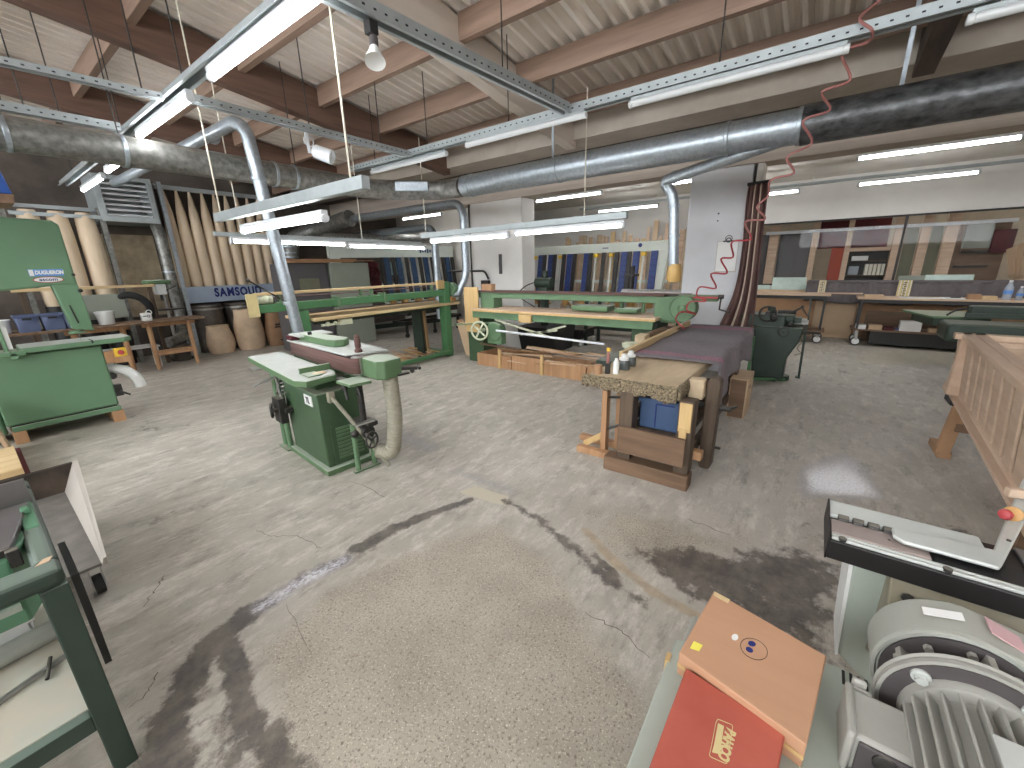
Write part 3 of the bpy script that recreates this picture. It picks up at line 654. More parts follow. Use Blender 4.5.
obj('belt_cover', B().prism([(1.885,3.14),(2.24,3.05),(2.30,3.95),(2.15,4.45),(1.88,4.42)], 'Z', .998, 1.012), M['dusty'], t, bevel=.004)
obj('frame_plate', B().box(1.92, 2.18, 3.1, 4.4, .82, .866), M['gesd'], t)
gd = obj('top_guard', B().prism([(1.96,3.66),(1.99,3.55),(2.08,3.52),(2.16,3.60),(2.09,4.24),(1.95,4.26)], 'Z', 1.012, 1.082), M['ges'], t, bevel=.012)
obj('guard_knob', B().cyl((2.0,4.1,1.08),(2.0,4.1,1.11),.02), M['black'], gd)
obj('rear_guard', B().box(1.88, 2.2, 4.3, 4.42, 1.012, 1.06), M['maroon'], t, bevel=.01); obj('guard_lid', B().box(1.90, 2.25, 4.12, 4.40, 1.06, 1.075), M['dusty'], t, bevel=.005)
obj('spindle', B().lathe((2.02,3.16,1.0), [(.03,0),(.034,.03),(.02,.05),(.026,.06),(.026,.12),(.02,.135),(.024,.15),(.012,.165)], 16), M['belt'], t)
hd = obj('dust_hood', B().prism([(1.925,2.74),(1.985,2.69),(2.15,2.71),(2.18,2.92),(2.10,3.02),(1.94,2.98)], 'Z', .845, 1.0), M['ges'], t, bevel=.012)
obj('hood_clamp', B().cyl((2.15,2.75,.9),(2.28,2.68,.89),.016).box(2.1,2.2,2.68,2.71,.855,.87), M['dark'], hd); obj('hood_knob', B().cyl((2.26,2.62,.9),(2.32,2.72,.9),.014).ball((2.24,2.70,.87),.02), M['dark'], hd)
ctr = smooth(bend([(2.08,2.80,.86),(2.08,2.78,.45),(2.03,2.80,.15),(1.96,2.92,.17)], .28, 8), 4); c2 = resample(smooth(ctr, 3), .0075)
obj('flexible_hose', B().tube(c2, [.062+(0,.004,.006,.004)[i % 4] for i in range(len(c2))], 14), M['hose'], t, ang=60)
obj('small_table', B().prism([(1.715,3.0),(1.725,2.79),(1.90,2.77),(1.92,3.0)], 'Z', .824, .848), M['ges'], t, bevel=.005)
obj('table_bracket', B().box(1.80,1.86,2.95,3.2,.78,.82), M['dark'], t, bevel=.004); obj('bracket_post', B().cyl((1.88,2.95,.83),(1.88,2.95,.42),.026), M['dark'], t); obj('lock_knob', B().cyl((1.745,2.93,.82),(1.74,2.89,.70),.013).ball((1.75,2.94,.79),.026), M['dark'], t); obj('lock_knob', B().cyl((1.84,2.89,.78),(1.83,2.85,.72),.012).ball((1.85,2.9,.74),.03), M['dark'], t)
r0 = es(PY(331.8,397.5,3.12)); r1 = es(PZ(389.5,465.5,.04))
obj('support_rod', B().cyl(r0, r1, .017, n=12).obox(r0+Vector((0,.02,0)), (.05,.05,.09)), M['hose'], t)
def foot_stand(x, y, dx):
    b = B(); b.cyl((x,y,.02),(x,y,.44),.022).cyl((x+dx,y+.01,.02),(x+dx,y+.01,.40),.022); return b.box(x-.04,x+dx+.04,y-.022,y+.022,0,.014)
obj('front_stand', foot_stand(1.80,3.0,.16), M['gls2'], t)
slide = obj('slide', B().box(1.84,1.98,2.92,3.16,.40,.44).box(1.86,1.95,2.84,3.0,.44,.475), M['dark'], t, bevel=.006); obj('slide_arm', B().beam((1.80,2.93,.455),(1.93,2.85,.49),.06,.012), M['steel'], slide); obj('gear_housing', B().cyl((1.90,2.92,.36),(1.90,3.12,.36),.06,n=16).ball((1.80,2.98,.36),.035), M['dark'], slide, bevel=.01)
b = B(); b.torus((1.865,2.82,.33),(.35,-1,.1),.066,.009,24,7)
for k in range(3): a = 2*PI*k/3+.3; b.cyl((1.865,2.82,.33), (1.865+.062*math.cos(a),2.84,.33+.062*math.sin(a)), .007, n=6)
b.cyl((1.865,2.82,.33),(1.87,2.92,.35),.016); obj('handwheel', b, M['dark'], slide)
ra = obj('rear_bracket', B().box(1.54,1.62,3.74,4.1,.44,.49).box(1.50,1.57,3.78,3.94,.34,.58), M['dark'], t, bevel=.006)
for y, z0, z1 in ((4.10,.02,.78),(3.98,.02,.72)): obj('rear_column', B().cyl((1.60,y,z0),(1.60,y,z1),.026), M['gls2'], t)
obj('rear_foot', B().box(1.55,1.68,3.93,4.16,0,.014), M['gls2'], t); obj('tilt_rod', B().cyl((1.53,3.75,.60),(1.6,4.05,.78),.014).cyl((1.55,3.92,.60),(1.68,4.15,.76),.014).cyl((1.58,4.2,.80),(1.66,3.95,.60),.012), M['steel'], ra); obj('rear_lever', B().beam((1.40,4.02,.69),(1.58,4.0,.74),.06,.012), M['steel'], ra)
b = B(); b.torus((1.46,3.86,.47),(1,-.35,0),.060,.012,24,8)
for k in range(4): a = PI*k/2; b.cyl((1.46,3.86,.47), (1.47,3.86+.056*math.cos(a),.47+.056*math.sin(a)), .008, n=6)
b.cyl((1.45,3.86,.47),(1.55,3.84,.47),.02); obj('handwheel', b, M['dark'], ra)
obj('spring', B().tube([(1.60+.024*math.cos(k*.9), 3.88+.024*math.sin(k*.9), .58+k*.005) for k in range(40)], .005, 6), M['steel'], ra)
t.rotation_euler = (0, 0, ESA)

# ------------------------------------------------------------------ bandsaw
t = thing('bandsaw', 'large green bandsaw with blue and white maker badges on wooden blocks', 'bandsaw', (.4, 6.9, 0))
bd = obj('base', B().box(.0, .88, 6.6, 7.25, .20, .93), M['gsaw'], t, bevel=.02)
obj('base_lip', B().box(.03, .885, 6.585, 7.25, .135, .19), M['gsaw'], bd, bevel=.006)
obj('base_gap', B().box(.03, .86, 6.61, 7.2, .185, .205), M['black'], bd)
obj('base_drum', B().cyl((-.05,6.62,.86),(-.05,7.0,.86),.15,n=28), M['gsaw'], bd, bevel=.02)
cv = obj('upper_cover', B().prism([(-.95,1.46),(.735,1.615),(.845,1.60),(.845,2.235),(.80,2.275),(-.95,2.33)], 'Y', 6.6, 7.0), M['gsaw'], t, bevel=.02)
gp = obj('guard_post', B().prism([(.645,1.62),(.845,1.62),(.865,1.10),(.70,1.14)], 'Y', 6.6, 6.74), M['gsaw'], t, bevel=.012)
obj('post_slot', B().prism([(.725,1.40),(.737,1.40),(.765,1.2),(.75,1.2)], 'Y', 6.594, 6.602), M['black'], gp); obj('latch', B().ball((.835,6.6,1.72), .016).ball((.85,6.6,1.55),.022), M['black'], gp)
obj('blade_guide', B().cyl((.72,6.66,1.12),(.72,6.66,1.085),.05).box(.66,.80,6.6,6.72,1.085,1.10), M['gsaw'], gp, bevel=.005)
obj('saw_blade', B().box(.735,.739,6.64,6.66,.95,1.64), M['steel'], t)
obj('spine', B().box(-.75,-.30,6.7,7.15,.1,2.25), M['gsaw'], t, bevel=.03)
obj('base_rear', B().box(-.75,.0,6.65,7.2,.1,.75), M['gsaw'], t, bevel=.03)
tb = obj('table', B().prism([(.27,6.52),(1.08,6.52),(1.15,6.60),(1.15,6.96),(.27,6.96)], 'Z', .945, 1.0), M['gsaw'], t, bevel=.008)
obj('table_dust', B().prism([(.28,6.54),(1.07,6.54),(1.14,6.61),(1.14,6.95),(.28,6.95)], 'Z', .9995, 1.003), M['dusty'], tb); obj('blade_slot', B().box(.80,.815,6.515,6.7,.97,1.005), M['black'], tb)
obj('fence_bracket', B().box(.12,.30,6.50,6.58,.93,.98).cyl((.22,6.50,.93),(.22,6.54,.93),.035).box(.17,.20,6.55,6.6,.95,1.25), M['gsaw'], tb, bevel=.006); obj('fence_bar', B().box(.19,.235,6.57,6.59,1.0,1.22), M['white'], tb)
sw = obj('switch_box', B().box(.965,1.075,6.56,6.62,.775,.875), M['yellow'], t, bevel=.006); obj('stop_button', B().lathe((1.02,6.56,.825), [(.02,0),(.03,.012),(.026,.03),(.01,.036)], 16, (0,-1,0)), M['red'], sw)
obj('switch_bracket', B().box(.95,1.09,6.57,6.63,.70,.775).box(.88,1.0,6.6,6.64,.72,.85), M['trest'], t, bevel=.004)
obj('dust_outlet', B().tube(bend([(.88,6.75,.62),(1.02,6.72,.60),(1.12,6.70,.48),(1.14,6.72,.36)], .1), .058, 14), M['white'], t)
obj('lever_gear', B().box(.88,.95,6.62,6.7,.30,.44).cyl((.92,6.6,.36),(1.0,6.58,.30),.012).cyl((.9,6.62,.55),(.9,6.7,.55),.04), M['dark'], t, bevel=.004)
pl = obj('badge', B().box(.515,.765,6.592,6.6,1.712,1.782), M['bluelabel'], t, bevel=.004); obj('badge_emblem', B().box(.518,.55,6.59,6.593,1.716,1.778), M['white'], pl)
words('badge_name', 'DUGUERON', .050, (.660,6.591,1.747), (1,0,0), (0,0,1), M['white'], pl, .001, .003, shear=.2, sx=.74)
ov = B(); ov.prism([(.64+.112*math.cos(a), 1.675+.031*math.sin(a)) for a in [2*PI*k/28 for k in range(28)]], 'Y', 6.592, 6.6); pv = obj('oval_badge', ov, M['red'], t)
obj('oval_face', B().prism([(.64+.104*math.cos(2*PI*k/28), 1.675+.025*math.sin(2*PI*k/28)) for k in range(28)], 'Y', 6.590, 6.593), M['white'], pv); words('oval_name', 'ascom', .046, (.64,6.589,1.677), (1,0,0), (0,0,1), M['navy'], pv, .001, .001, sx=1.15)
for x0, x1, lb in ((.02,.12,'wooden block under the left front corner of the green bandsaw'), (.79,.90,'wooden block under the right front corner of the green bandsaw')):
    one('wood_block', B().box(x0, x1, 6.58, 7.2, .0, .134), M['trest'], lb, 'block', bevel=.004)

# ------------------------------------------------------------------ far belt sander (along the room)
t = thing('belt_sander', 'long green belt sander behind the tall pipe, with a plank along its top', 'sanding machine', (4.2, 6.0, 0))
bm = obj('beam', B().box(2.25, 5.75, 5.78, 5.92, 1.185, 1.295), M['gls'], t, bevel=.01)
for x in (2.75, 3.42, 4.25): obj('beam_bracket', B().box(x-.02, x+.02, 5.765, 5.935, 1.17, 1.33), M['gls2'], bm, bevel=.003)
obj('left_pedestal', B().box(2.80, 2.95, 5.78, 6.1, .0, 1.17), M['gls'], t, bevel=.012)
obj('right_post', B().box(5.60, 5.75, 5.76, 5.93, 0, 1.45), M['gls'], t, bevel=.01); obj('rear_post', B().box(5.45, 5.58, 6.45, 6.6, 0, 1.05), M['gdk'], t, bevel=.01)
obj('base_rail', B().box(3.0, 5.72, 5.72, 5.80, .05, .12).box(5.60,5.72,5.8,6.6,.02,.10), M['gls'], t, bevel=.008)
tb = obj('table', B().prism([(2.98,5.73),(5.95,5.73),(6.05,5.80),(5.95,6.6),(2.98,6.6)], 'Z', 1.0, 1.048), M['beech'], t, bevel=.006)
obj('table_frame', B().box(3.1,5.7,5.95,6.02,.93,1.0).box(3.1,5.7,6.4,6.46,.93,1.0), M['gdk'], tb); obj('table_screw', B().cyl((3.1,5.78,.93),(3.5,5.8,.92),.018).ball((3.2,5.78,.94),.035).ball((3.32,5.78,.94),.03).box(3.4,3.6,5.77,5.85,.9,.98), M['wheel'], tb)
obj('top_plank', B().box(2.30, 5.50, 5.80, 5.88, 1.405, 1.442), M['beech'], t, bevel=.003)
for x in (2.6, 3.85, 4.05, 5.35): obj('plank_support', B().box(x-.015, x+.015, 5.81, 5.87, 1.295, 1.405).box(x-.06, x+.06, 5.80, 5.88, 1.295, 1.31), M['gls2'], t, bevel=.003)
obj('upper_belt', B().box(2.3, 5.6, 5.95, 6.12, 1.355, 1.36), M['belt'], t); obj('lower_belt', B().box(2.97, 5.6, 5.95, 6.12, 1.10, 1.105), M['belt'], t)
fn = obj('fan_housing', B().cyl((5.78,5.80,1.30),(5.90,5.80,1.30),.13,n=28).cyl((5.9,5.8,1.30),(5.93,5.8,1.3),.06), M['gls2'], t, bevel=.01)
obj('end_cover', B().box(5.44,5.62,5.76,5.80,1.32,1.48), M['plyl'], t, bevel=.003); obj('left_cover', B().box(2.155,2.285,5.72,5.74,1.15,1.44), M['gold'], t, bevel=.003)
obj('belt_motor', B().cyl((2.32,5.83,1.35),(2.5,5.83,1.35),.05).ball((2.42,5.80,1.36),.05), M['wheel'], t); obj('pivot_rod', B().cyl((2.55,5.7,1.36),(2.22,5.7,1.60),.01,n=8).ball((2.21,5.7,1.605),.022), M['dark'], t)
for i in range(18):
    x = 4.5+.06*i; ln = random.uniform(.55,.75); z = .03+.03*(i % 5); a = random.uniform(-.35,.35)
    one('wood_strip', B().beam((x,5.92,z),(x+a*.6,5.92+ln,z+.01),.045,.016), M[['trest','card','plyl'][i % 3]], 'loose wood strip in the pile on the floor under the far belt sander', 'wood strip', 'offcuts under the far belt sander')
for i, (x, m_, lb) in enumerate(((5.2,'gdk','dark board standing upright under the right end of the far belt sander'),(5.27,'old','brown board standing upright under the far belt sander'),(5.33,'plyl','pale board standing upright under the far belt sander'),(5.40,'cardd','tan panel standing upright beside the right post of the far belt sander'))):
    one('board', B().prism([(6.0+.03*i,0),(6.2+.03*i,0),(6.25+.03*i,.92),(6.05+.03*i,.92)], 'X', x, x+.025), M[m_], lb, 'board')
one('board', B().obox((5.90,5.58,.36), (.022,.14,.72), Matrix.Rotation(-.26,3,'X')), M['cardd'], 'brown board leaning between the two belt sanders', 'board', bevel=.003)
one('board', B().obox((5.86,5.52,.335), (.025,.20,.68), Matrix.Rotation(-.32,3,'X')), M['card'], 'pale brown board leaning beside the green pedestal of the near belt sander', 'board', bevel=.003)

# ------------------------------------------------------------------ near belt sander (across)
t = thing('belt_sander', 'long green belt sander with a spoked handwheel and a big green drum', 'sanding machine', (5.7, 3.2, 0))
obj('left_pedestal', B().box(5.55, 5.95, 4.78, 5.15, 0, .82), M['gesd'], t, bevel=.015); obj('right_pedestal', B().box(5.6, 6.0, 1.75, 2.05, 0, .85), M['gesd'], t, bevel=.015)
bm = obj('beam', B().box(5.60, 5.72, 1.30, 4.95, 1.175, 1.27), M['gls2'], t, bevel=.008); obj('beam_cap', B().box(5.56, 5.80, 1.62, 5.0, 1.275, 1.295), M['belt'], bm)
obj('beam_foot', B().box(5.6,5.85,4.55,4.85,1.0,1.2), M['gls2'], t, bevel=.01); obj('beam_foot', B().box(5.6,5.9,1.45,1.75,.95,1.2), M['gls2'], t, bevel=.01)
tb = obj('table', B().box(5.40, 6.05, 1.66, 4.92, .955, 1.0), M['beechy'], t, bevel=.004)
obj('table_apron', B().box(5.42, 5.46, 1.70, 4.90, .84, .955), M['gls2'], tb, bevel=.004); obj('table_edge', B().box(5.385, 5.40, 1.66, 4.92, .955, .985), M['plyl'], tb)
obj('apron_block', B().box(5.38,5.42,3.62,3.86,.82,.95), M['plyl'], tb, bevel=.003)
obj('table_end', B().prism([(5.46,.83),(6.0,.83),(6.0,.95),(5.55,.95)], 'Y', 1.66, 1.80), M['gdk'], tb, bevel=.006)
obj('feed_shaft', B().cyl((5.36,4.32,.655),(5.36,2.35,.60),.018), M['lampw'], t)
b = B(); b.beam((5.5,4.45,.82),(5.5,3.35,.60),.03,.03).beam((5.5,3.5,.66),(5.5,3.05,.80),.03,.03).beam((5.5,3.9,.60),(5.5,3.2,.72),.03,.03); obj('linkage', b, M['wheel'], t)
hb = obj('gear_cover', B().cyl((5.40,4.42,.62),(5.56,4.42,.62),.165,n=28).box(5.42,5.56,4.26,4.58,.40,.62), M['gls2'], t, bevel=.014)
b = B(); b.torus((5.27,4.62,.64),(1,.25,0),.155,.017,32,8).cyl((5.26,4.62,.64),(5.40,4.62,.64),.03)
for k in range(2):
    a = .6+PI*k/2; dv = Vector((0,math.cos(a),math.sin(a)))*.15; b.beam(Vector((5.27,4.62,.64))-dv, Vector((5.27,4.62,.64))+dv, .03, .014, (1,0,0))
obj('handwheel', b, M['wheel'], hb); obj('lever', B().beam((5.45,4.4,.78),(5.32,5.25,.70),.05,.02), M['gls2'], hb)
dr = obj('drum', B().lathe((5.52,1.37,1.13), [(.08,-.0),(.155,.0),(.162,.01),(.168,.05),(.168,.15),(.15,.16)], 40, (1,0,0)), M['gls2'], t); obj('drum_rim', B().torus((5.52,1.37,1.13),(1,0,0),.158,.010,40,8), M['gls2'], dr); obj('drum_hub', B().lathe((5.52,1.37,1.13),[(.06,0),(.05,.02),(.025,.035)],20,(-1,0,0)), M['gls2'], dr)
obj('drum_arm', B().box(5.62,5.85,1.40,1.72,.92,1.20).box(5.58,5.68,.98,1.45,1.22,1.30), M['gls2'], t, bevel=.01)
ck = obj('crank_arm', B().box(5.50,5.62,.93,1.25,1.265,1.285), M['red'], t, bevel=.003); obj('crank_handle', B().tube([(5.5,.93,1.28),(5.48,.93,1.14),(5.40,.80,1.12)], .011, 8).cyl((5.5,.90,1.29),(5.5,.96,1.29),.025), M['dark'], ck)
obj('belt_top', B().box(5.60,5.84,1.33,4.95,1.296,1.299), M['belt'], t); obj('belt_return', B().box(5.60,5.84,1.33,4.95,.845,.848), M['belt'], t)
obj('end_shield', B().box(5.50,5.53,4.83,5.16,.56,1.36), M['plyl'], t, bevel=.003)
obj('pad_carriage', B().box(5.66,5.95,2.45,3.05,1.02,1.10).box(5.66,5.95,2.0,2.35,1.02,1.08).box(5.72,5.80,2.25,2.3,1.0,1.22).cyl((5.75,1.95,1.02),(5.75,1.95,1.17),.025), M['ges'], t, bevel=.015)
for y, m_, sz, lb in ((4.72,'cardd',(.12,.22,.11),'small brown box standing on top of the near belt sander beside the pier'),):
    one('cardboard_box', B().obox((5.68,y,1.30+sz[2]/2), sz), M[m_], lb, 'box', bevel=.003)
# trough of offcuts
t = thing('offcut_trough', 'long low trough of orange boards full of wood offcuts under the near belt sander', 'trough', (5.6, 3.4, 0))
for i, (y0, y1, hh) in enumerate(((4.02,4.78,.22),(3.40,4.0,.25),(2.62,3.38,.24),(1.9,2.60,.25))): obj('front_board', B().box(5.36,5.385,y0,y1,0,hh), M['trest'], t, bevel=.003)
obj('back_board', B().box(5.92,5.94,1.9,4.78,0,.2), M['trest'], t); obj('end_board', B().box(5.385,5.92,4.75,4.775,0,.22), M['trest'], t); obj('bottom_board', B().box(5.385,5.92,1.9,4.75,.0,.02), M['trest'], t)
b = B()
for y in (4.25, 3.39, 2.35): b.box(5.325,5.36,y-.025,y+.025,0,.33)
obj('stake', b, M['plyl'], t)
for i in range(34):
    y = random.uniform(2.0,3.9); ln = random.uniform(.5,1.2); x = 5.41+.48*random.random(); z = .11+.0075*i
    one('wood_strip', B().beam((x,y,z),(x+random.uniform(-.12,.12),min(4.72,y+ln),z+random.uniform(-.03,.05)),random.uniform(.03,.08),.014), M[['plyl','olight','card','beechy','oldm','cardd','trest'][i % 7]], 'wood offcut lying in the trough under the near belt sander', 'wood strip', 'offcuts in the trough')

# ------------------------------------------------------------------ workbench
t = thing('workbench', 'old wooden workbench with a ragged glue-crusted end, a leg vise and a felt blanket', 'workbench', (4.6, 1.05, 0))
obj('bench_top', B().box(3.06, 6.40, .74, 1.50, .70, .79), M['slab'], t, bevel=.01)
random.seed(3); rg = B(); NR, NC = 60, 14
def ragf(u, v):
    y = .735+.785*u; th = .02+.035*noise.noise((u*5,1,0))+.02*noise.noise((u*40,3,0))-.02*u+.03*(.5-abs(u-.42))
    z = .795-(v*(.085+max(-.01, th)))
    return (3.06-.014*math.sin(v*2.6)-.006*noise.noise((u*40,v*6,2))-.006*noise.noise((u*120,v*22,5)), y, z)
rg.grid(ragf, NR*2, NC); rg.v += []; obj('ragged_edge', rg, M['rag'], t, solid=.03, ang=180)
rf = B().grid(lambda u, v: (3.06+.36*u, .738-.012*math.sin(v*2.6)-.008*noise.noise((u*14,v*9,2)), .793-v*(.10+.03*noise.noise((u*8,3,1)))), 30, 8); obj('ragged_side', rf, M['rag'], t, solid=.03, ang=180)
obj('left_rail', B().box(3.75, 6.35, 1.44, 1.48, .79, .875), M['beech'], t, bevel=.004)
for y0, y1 in ((1.06,1.17),(.60,.71)): obj('leg', B().box(3.03,3.16,y0,y1,.12,.71), M['old'], t, bevel=.006)
for y0, y1 in ((1.16,1.28),(.60,.70)): obj('leg', B().box(5.10,5.22,y0,y1,0,.71), M['old'], t, bevel=.006)
obj('foot_beam', B().box(2.985,3.12,.585,1.27,0,.125), M['oldm'], t, bevel=.008); obj('kick_board', B().box(2.96,2.995,.625,1.15,.205,.43), M['oldm'], t, bevel=.006)
obj('stretcher', B().box(3.16,5.1,1.10,1.15,.40,.50), M['old'], t, bevel=.004); obj('stretcher', B().box(3.16,5.1,.63,.67,.16,.26), M['old'], t, bevel=.004); obj('shelf_board', B().box(3.02,5.1,.66,1.12,.345,.37), M['old'], t); obj('stub_bar', B().box(3.16,3.24,.54,.66,.20,.27), M['trest'], t, bevel=.004)
obj('leg_patch', B().box(3.015,3.03,.61,.70,.47,.70).box(3.01,3.03,.635,.69,.42,.50), M['plyl'], t, bevel=.006)
vp = [(.552+.052*math.cos(a), .765+.052*math.sin(a)) for a in [PI*k/10 for k in range(11)]] + [(.505,.06),(.52,.03),(.585,.03),(.6,.06)]
vs = obj('vise_jaw', B().prism(vp, 'X', 3.40, 3.53), M['old'], t, bevel=.01)
obj('vise_cheek', B().box(3.34,3.46,.61,.73,.64,.80), M['slab'], vs, bevel=.012); obj('vise_screw', B().cyl((3.48,.72,.56),(3.48,.42,.56),.024).cyl((3.48,.43,.56),(3.60,.40,.55),.013), M['dark'], vs); obj('guide_pin', B().cyl((3.50,.46,.2),(3.50,.66,.2),.012), M['dark'], vs)
bz = B()
def blank(u, v):                        # over the top, then down the near side
    x = 3.96+2.52*u+.06*(v-.5)*(1-u); s = v*1.30
    wv = .006*math.sin(u*19+v*5)+.006*noise.noise((u*9,v*6,1))
    if s < .80: return (x, 1.44-s*.99, .806+wv)
    d = s-.80; drop = .33+.09*math.sin(u*7+1)-.12*(u > .93)
    return (x+.05*d*math.sin(u*21), .638-.022*math.sin(u*16)-.02*math.sin(u*31+1)-.05*d, .80-d/.5*drop+.0*wv)
bz.grid(blank, 72, 40)
for i, f in enumerate(bz.f):
    u = (i//40)/72
    if .045 < u < .12 or .86 < u < .94: bz.m[i] = 1
obj('blanket', bz, [M['blanket'], M['blanketp']], t, solid=.008, ang=180)
t = thing('storage_crate', 'blue plastic crate on the shelf under the workbench', 'crate', (3.4, .88, .37))
b = B(); b.box(3.2,3.6,.72,1.06,.372,.385)
for a_ in ((3.2,3.215,.72,1.06),(3.585,3.6,.72,1.06),(3.2,3.6,.72,.735),(3.2,3.6,1.045,1.06)): b.box(*a_,.372,.63)
obj('shell', b, M['blue'], t, bevel=.004); obj('rim', B().box(3.185,3.2,.70,1.08,.60,.635).box(3.6,3.615,.70,1.08,.60,.635).box(3.185,3.615,.70,.72,.60,.635).box(3.185,3.615,1.06,1.08,.60,.635), M['blue'], t, bevel=.004)
obj('grip_recess', B().box(3.194,3.20,.92,.928,.39,.59).box(3.194,3.20,.78,.928,.588,.596), M['navy'], t)
t = thing('wooden_stand', 'light timber stand with splayed feet at the left corner of the workbench', 'stand', (3.25, 1.4, 0))
obj('post', B().box(3.22,3.30,1.36,1.41,.0,.70).box(3.36,3.42,1.28,1.33,.02,.68), M['trest'], t, bevel=.004); obj('foot', B().box(3.16,3.23,1.22,1.62,0,.06), M['trest'], t, bevel=.004); obj('foot', B().box(3.42,3.48,1.22,1.72,0,.06), M['trest'], t, bevel=.004)
obj('brace', B().beam((3.25,1.58,.06),(3.25,1.39,.20),.03,.05), M['plyl'], t); obj('hook_bar', B().cyl((3.26,1.36,.56),(3.22,1.18,.60),.012,n=8).cyl((3.26,1.36,.26),(3.3,1.1,.38),.012,n=8), M['dark'], t)
t = thing('wooden_box', 'brown wooden box on the floor behind the workbench vise', 'box', (5.0, .5, 0)); obj('shell', B().box(4.92,5.4,.46,.64,0,.45), M['card'], t, bevel=.004); obj('end_panel', B().box(4.905,4.92,.475,.625,.01,.44), M['oldm'], t); obj('grip_hole', B().cyl((5.12,.455,.33),(5.12,.461,.33),.022), M['black'], t)
# things lying on the bench
for i, (x, y, r, hh, lb) in enumerate(((3.42,1.30,.05,.085,'dark glass glue jar with pale lid on the workbench, nearer the ragged end'),(3.58,1.30,.05,.085,'dark glass glue jar with pale lid on the workbench, nearer the blanket'))):
    t = thing('glue_jar', lb, 'jar', (x,y,.79)); obj('jar', B().lathe((x,y,.79), [(r*.9,0),(r,.01),(r,hh*.8),(r*.8,hh)], 18), M['jar'], t); obj('lid', B().lathe((x,y,.79+hh), [(r*.85,0),(r*.85,.02),(r*.5,.026),(r*.5,.05),(r*.3,.055)], 18), M['white'], t)
t = thing('paint_brush', 'brush with yellow and red handle standing up at the bench corner', 'brush', (3.20,1.36,.79)); obj('handle', B().lathe((3.20,1.36,.88), [(.010,0),(.016,.03),(.011,.09),(.014,.13),(.006,.14)], 10, (.1,.02,1)), M['pinkhose'], t); obj('grip_band', B().cyl((3.211,1.362,.985),(3.214,1.363,1.015),.017), M['yellow'], t); obj('bristle_block', B().box(3.185,3.215,1.34,1.38,.79,.885), M['dark'], t, bevel=.003)
one('can', B().lathe((3.16,1.43,.79),[(.035,0),(.036,.005),(.036,.075),(.03,.08)],16), M['cardd'], 'small rusty can at the left corner of the bench top', 'can')
one('tape_roll', B().pipe((3.80,1.38,.79),(3.80,1.38,.835),.035,.014), M['blue'], 'blue tape roll against the bench rail', 'tape')
one('solvent_can', B().lathe((3.24,1.30,.79),[(.026,0),(.027,.10),(.014,.12),(.012,.135)],14), M['white'], 'small pale bottle beside the red brush on the bench', 'bottle')
t = thing('hand_drill_motor', 'brown cylindrical tool with a square pale block lying behind the bench rail', 'tool', (4.9,1.62,.86)); obj('body', B().cyl((4.85,1.60,.83),(5.5,1.58,.83),.055), M['oldm'], t, bevel=.01); obj('block', B().box(4.66,4.84,1.54,1.66,.78,.89), M['slab'], t, bevel=.006)
obj('support_rail', B().box(4.6,5.6,1.502,1.66,.745,.777), M['gdk'], t, bevel=.004)
t = thing('dust_cup', 'round pale bowl on the dark ledge behind the bench rail', 'bowl', (4.35,1.60,.777)); obj('bowl', B().lathe((4.35,1.60,.777),[(.05,0),(.08,.03),(.085,.075),(.07,.08)],20), M['wheel'], t)
one('bench_ledge', B().box(3.7,4.55,1.502,1.70,.70,.775), M['gdk'], 'dark green ledge along the far side of the workbench', 'ledge', bevel=.005)

# ------------------------------------------------------------------ left wall
t = thing('louvre_box', 'grey steel box with horizontal louvres high on the left wall', 'ventilator', (2.37, 11.2, 2.7))
obj('casing', B().box(1.95,2.80,10.75,11.58,2.67,2.77).box(1.95,2.80,10.75,11.58,3.40,3.48).box(1.95,2.05,10.75,11.58,2.77,3.40).box(2.71,2.80,10.75,11.58,2.77,3.40).box(2.0,2.8,11.4,11.58,2.7,3.45), M['strut'], t, bevel=.006)
b = B()
for k in range(7): b.obox((2.38,10.80,2.80+.09*k),(.66,.05,.022),Matrix.Rotation(.5,3,'X'))
obj('louvre_panel', b, M['lampw'], t)
t = thing('filter_unit', 'three fat beige filter tubes under white rails behind the bandsaw', 'filter', (1.4, 10.9, 1.1))
for x in (1.06,1.40,1.74): obj('filter_tube', B().lathe((x,10.9,1.2),[(.13,0),(.145,.05),(.15,.5),(.148,1.2),(.13,1.52),(.10,1.60)],18), M['bag'], t)
for z in (2.70,2.84): obj('rail', B().box(.85,1.98,10.78 if z < 2.8 else 10.95,10.81 if z < 2.8 else 11.0,z,z+.06), M['strut'], t)
obj('side_post', B().box(1.92,2.0,10.8,10.9,0,2.9).box(.75,.82,10.8,10.9,0,2.9), M['galvd'], t); obj('drum_lid', B().cyl((1.06,10.9,1.10),(1.06,10.9,1.2),.16).cyl((1.40,10.9,1.10),(1.40,10.9,1.2),.16).cyl((1.74,10.9,1.10),(1.74,10.9,1.2),.16), M['black'], t)
for x, lb in ((1.06,'dark drum under the first filter tube'),(1.40,'dark drum under the middle filter tube'),(1.74,'dark drum under the right filter tube')): one('filter_drum', B().lathe((x,10.9,0),[(.15,0),(.16,.02),(.16,1.08),(.15,1.1)],18), M['black'], lb+' by the left wall', 'drum')
t = thing('dust_collector', 'tall dust collector frame with a row of pointed beige filter bags', 'dust collector', (3.9, 11.0, 0))
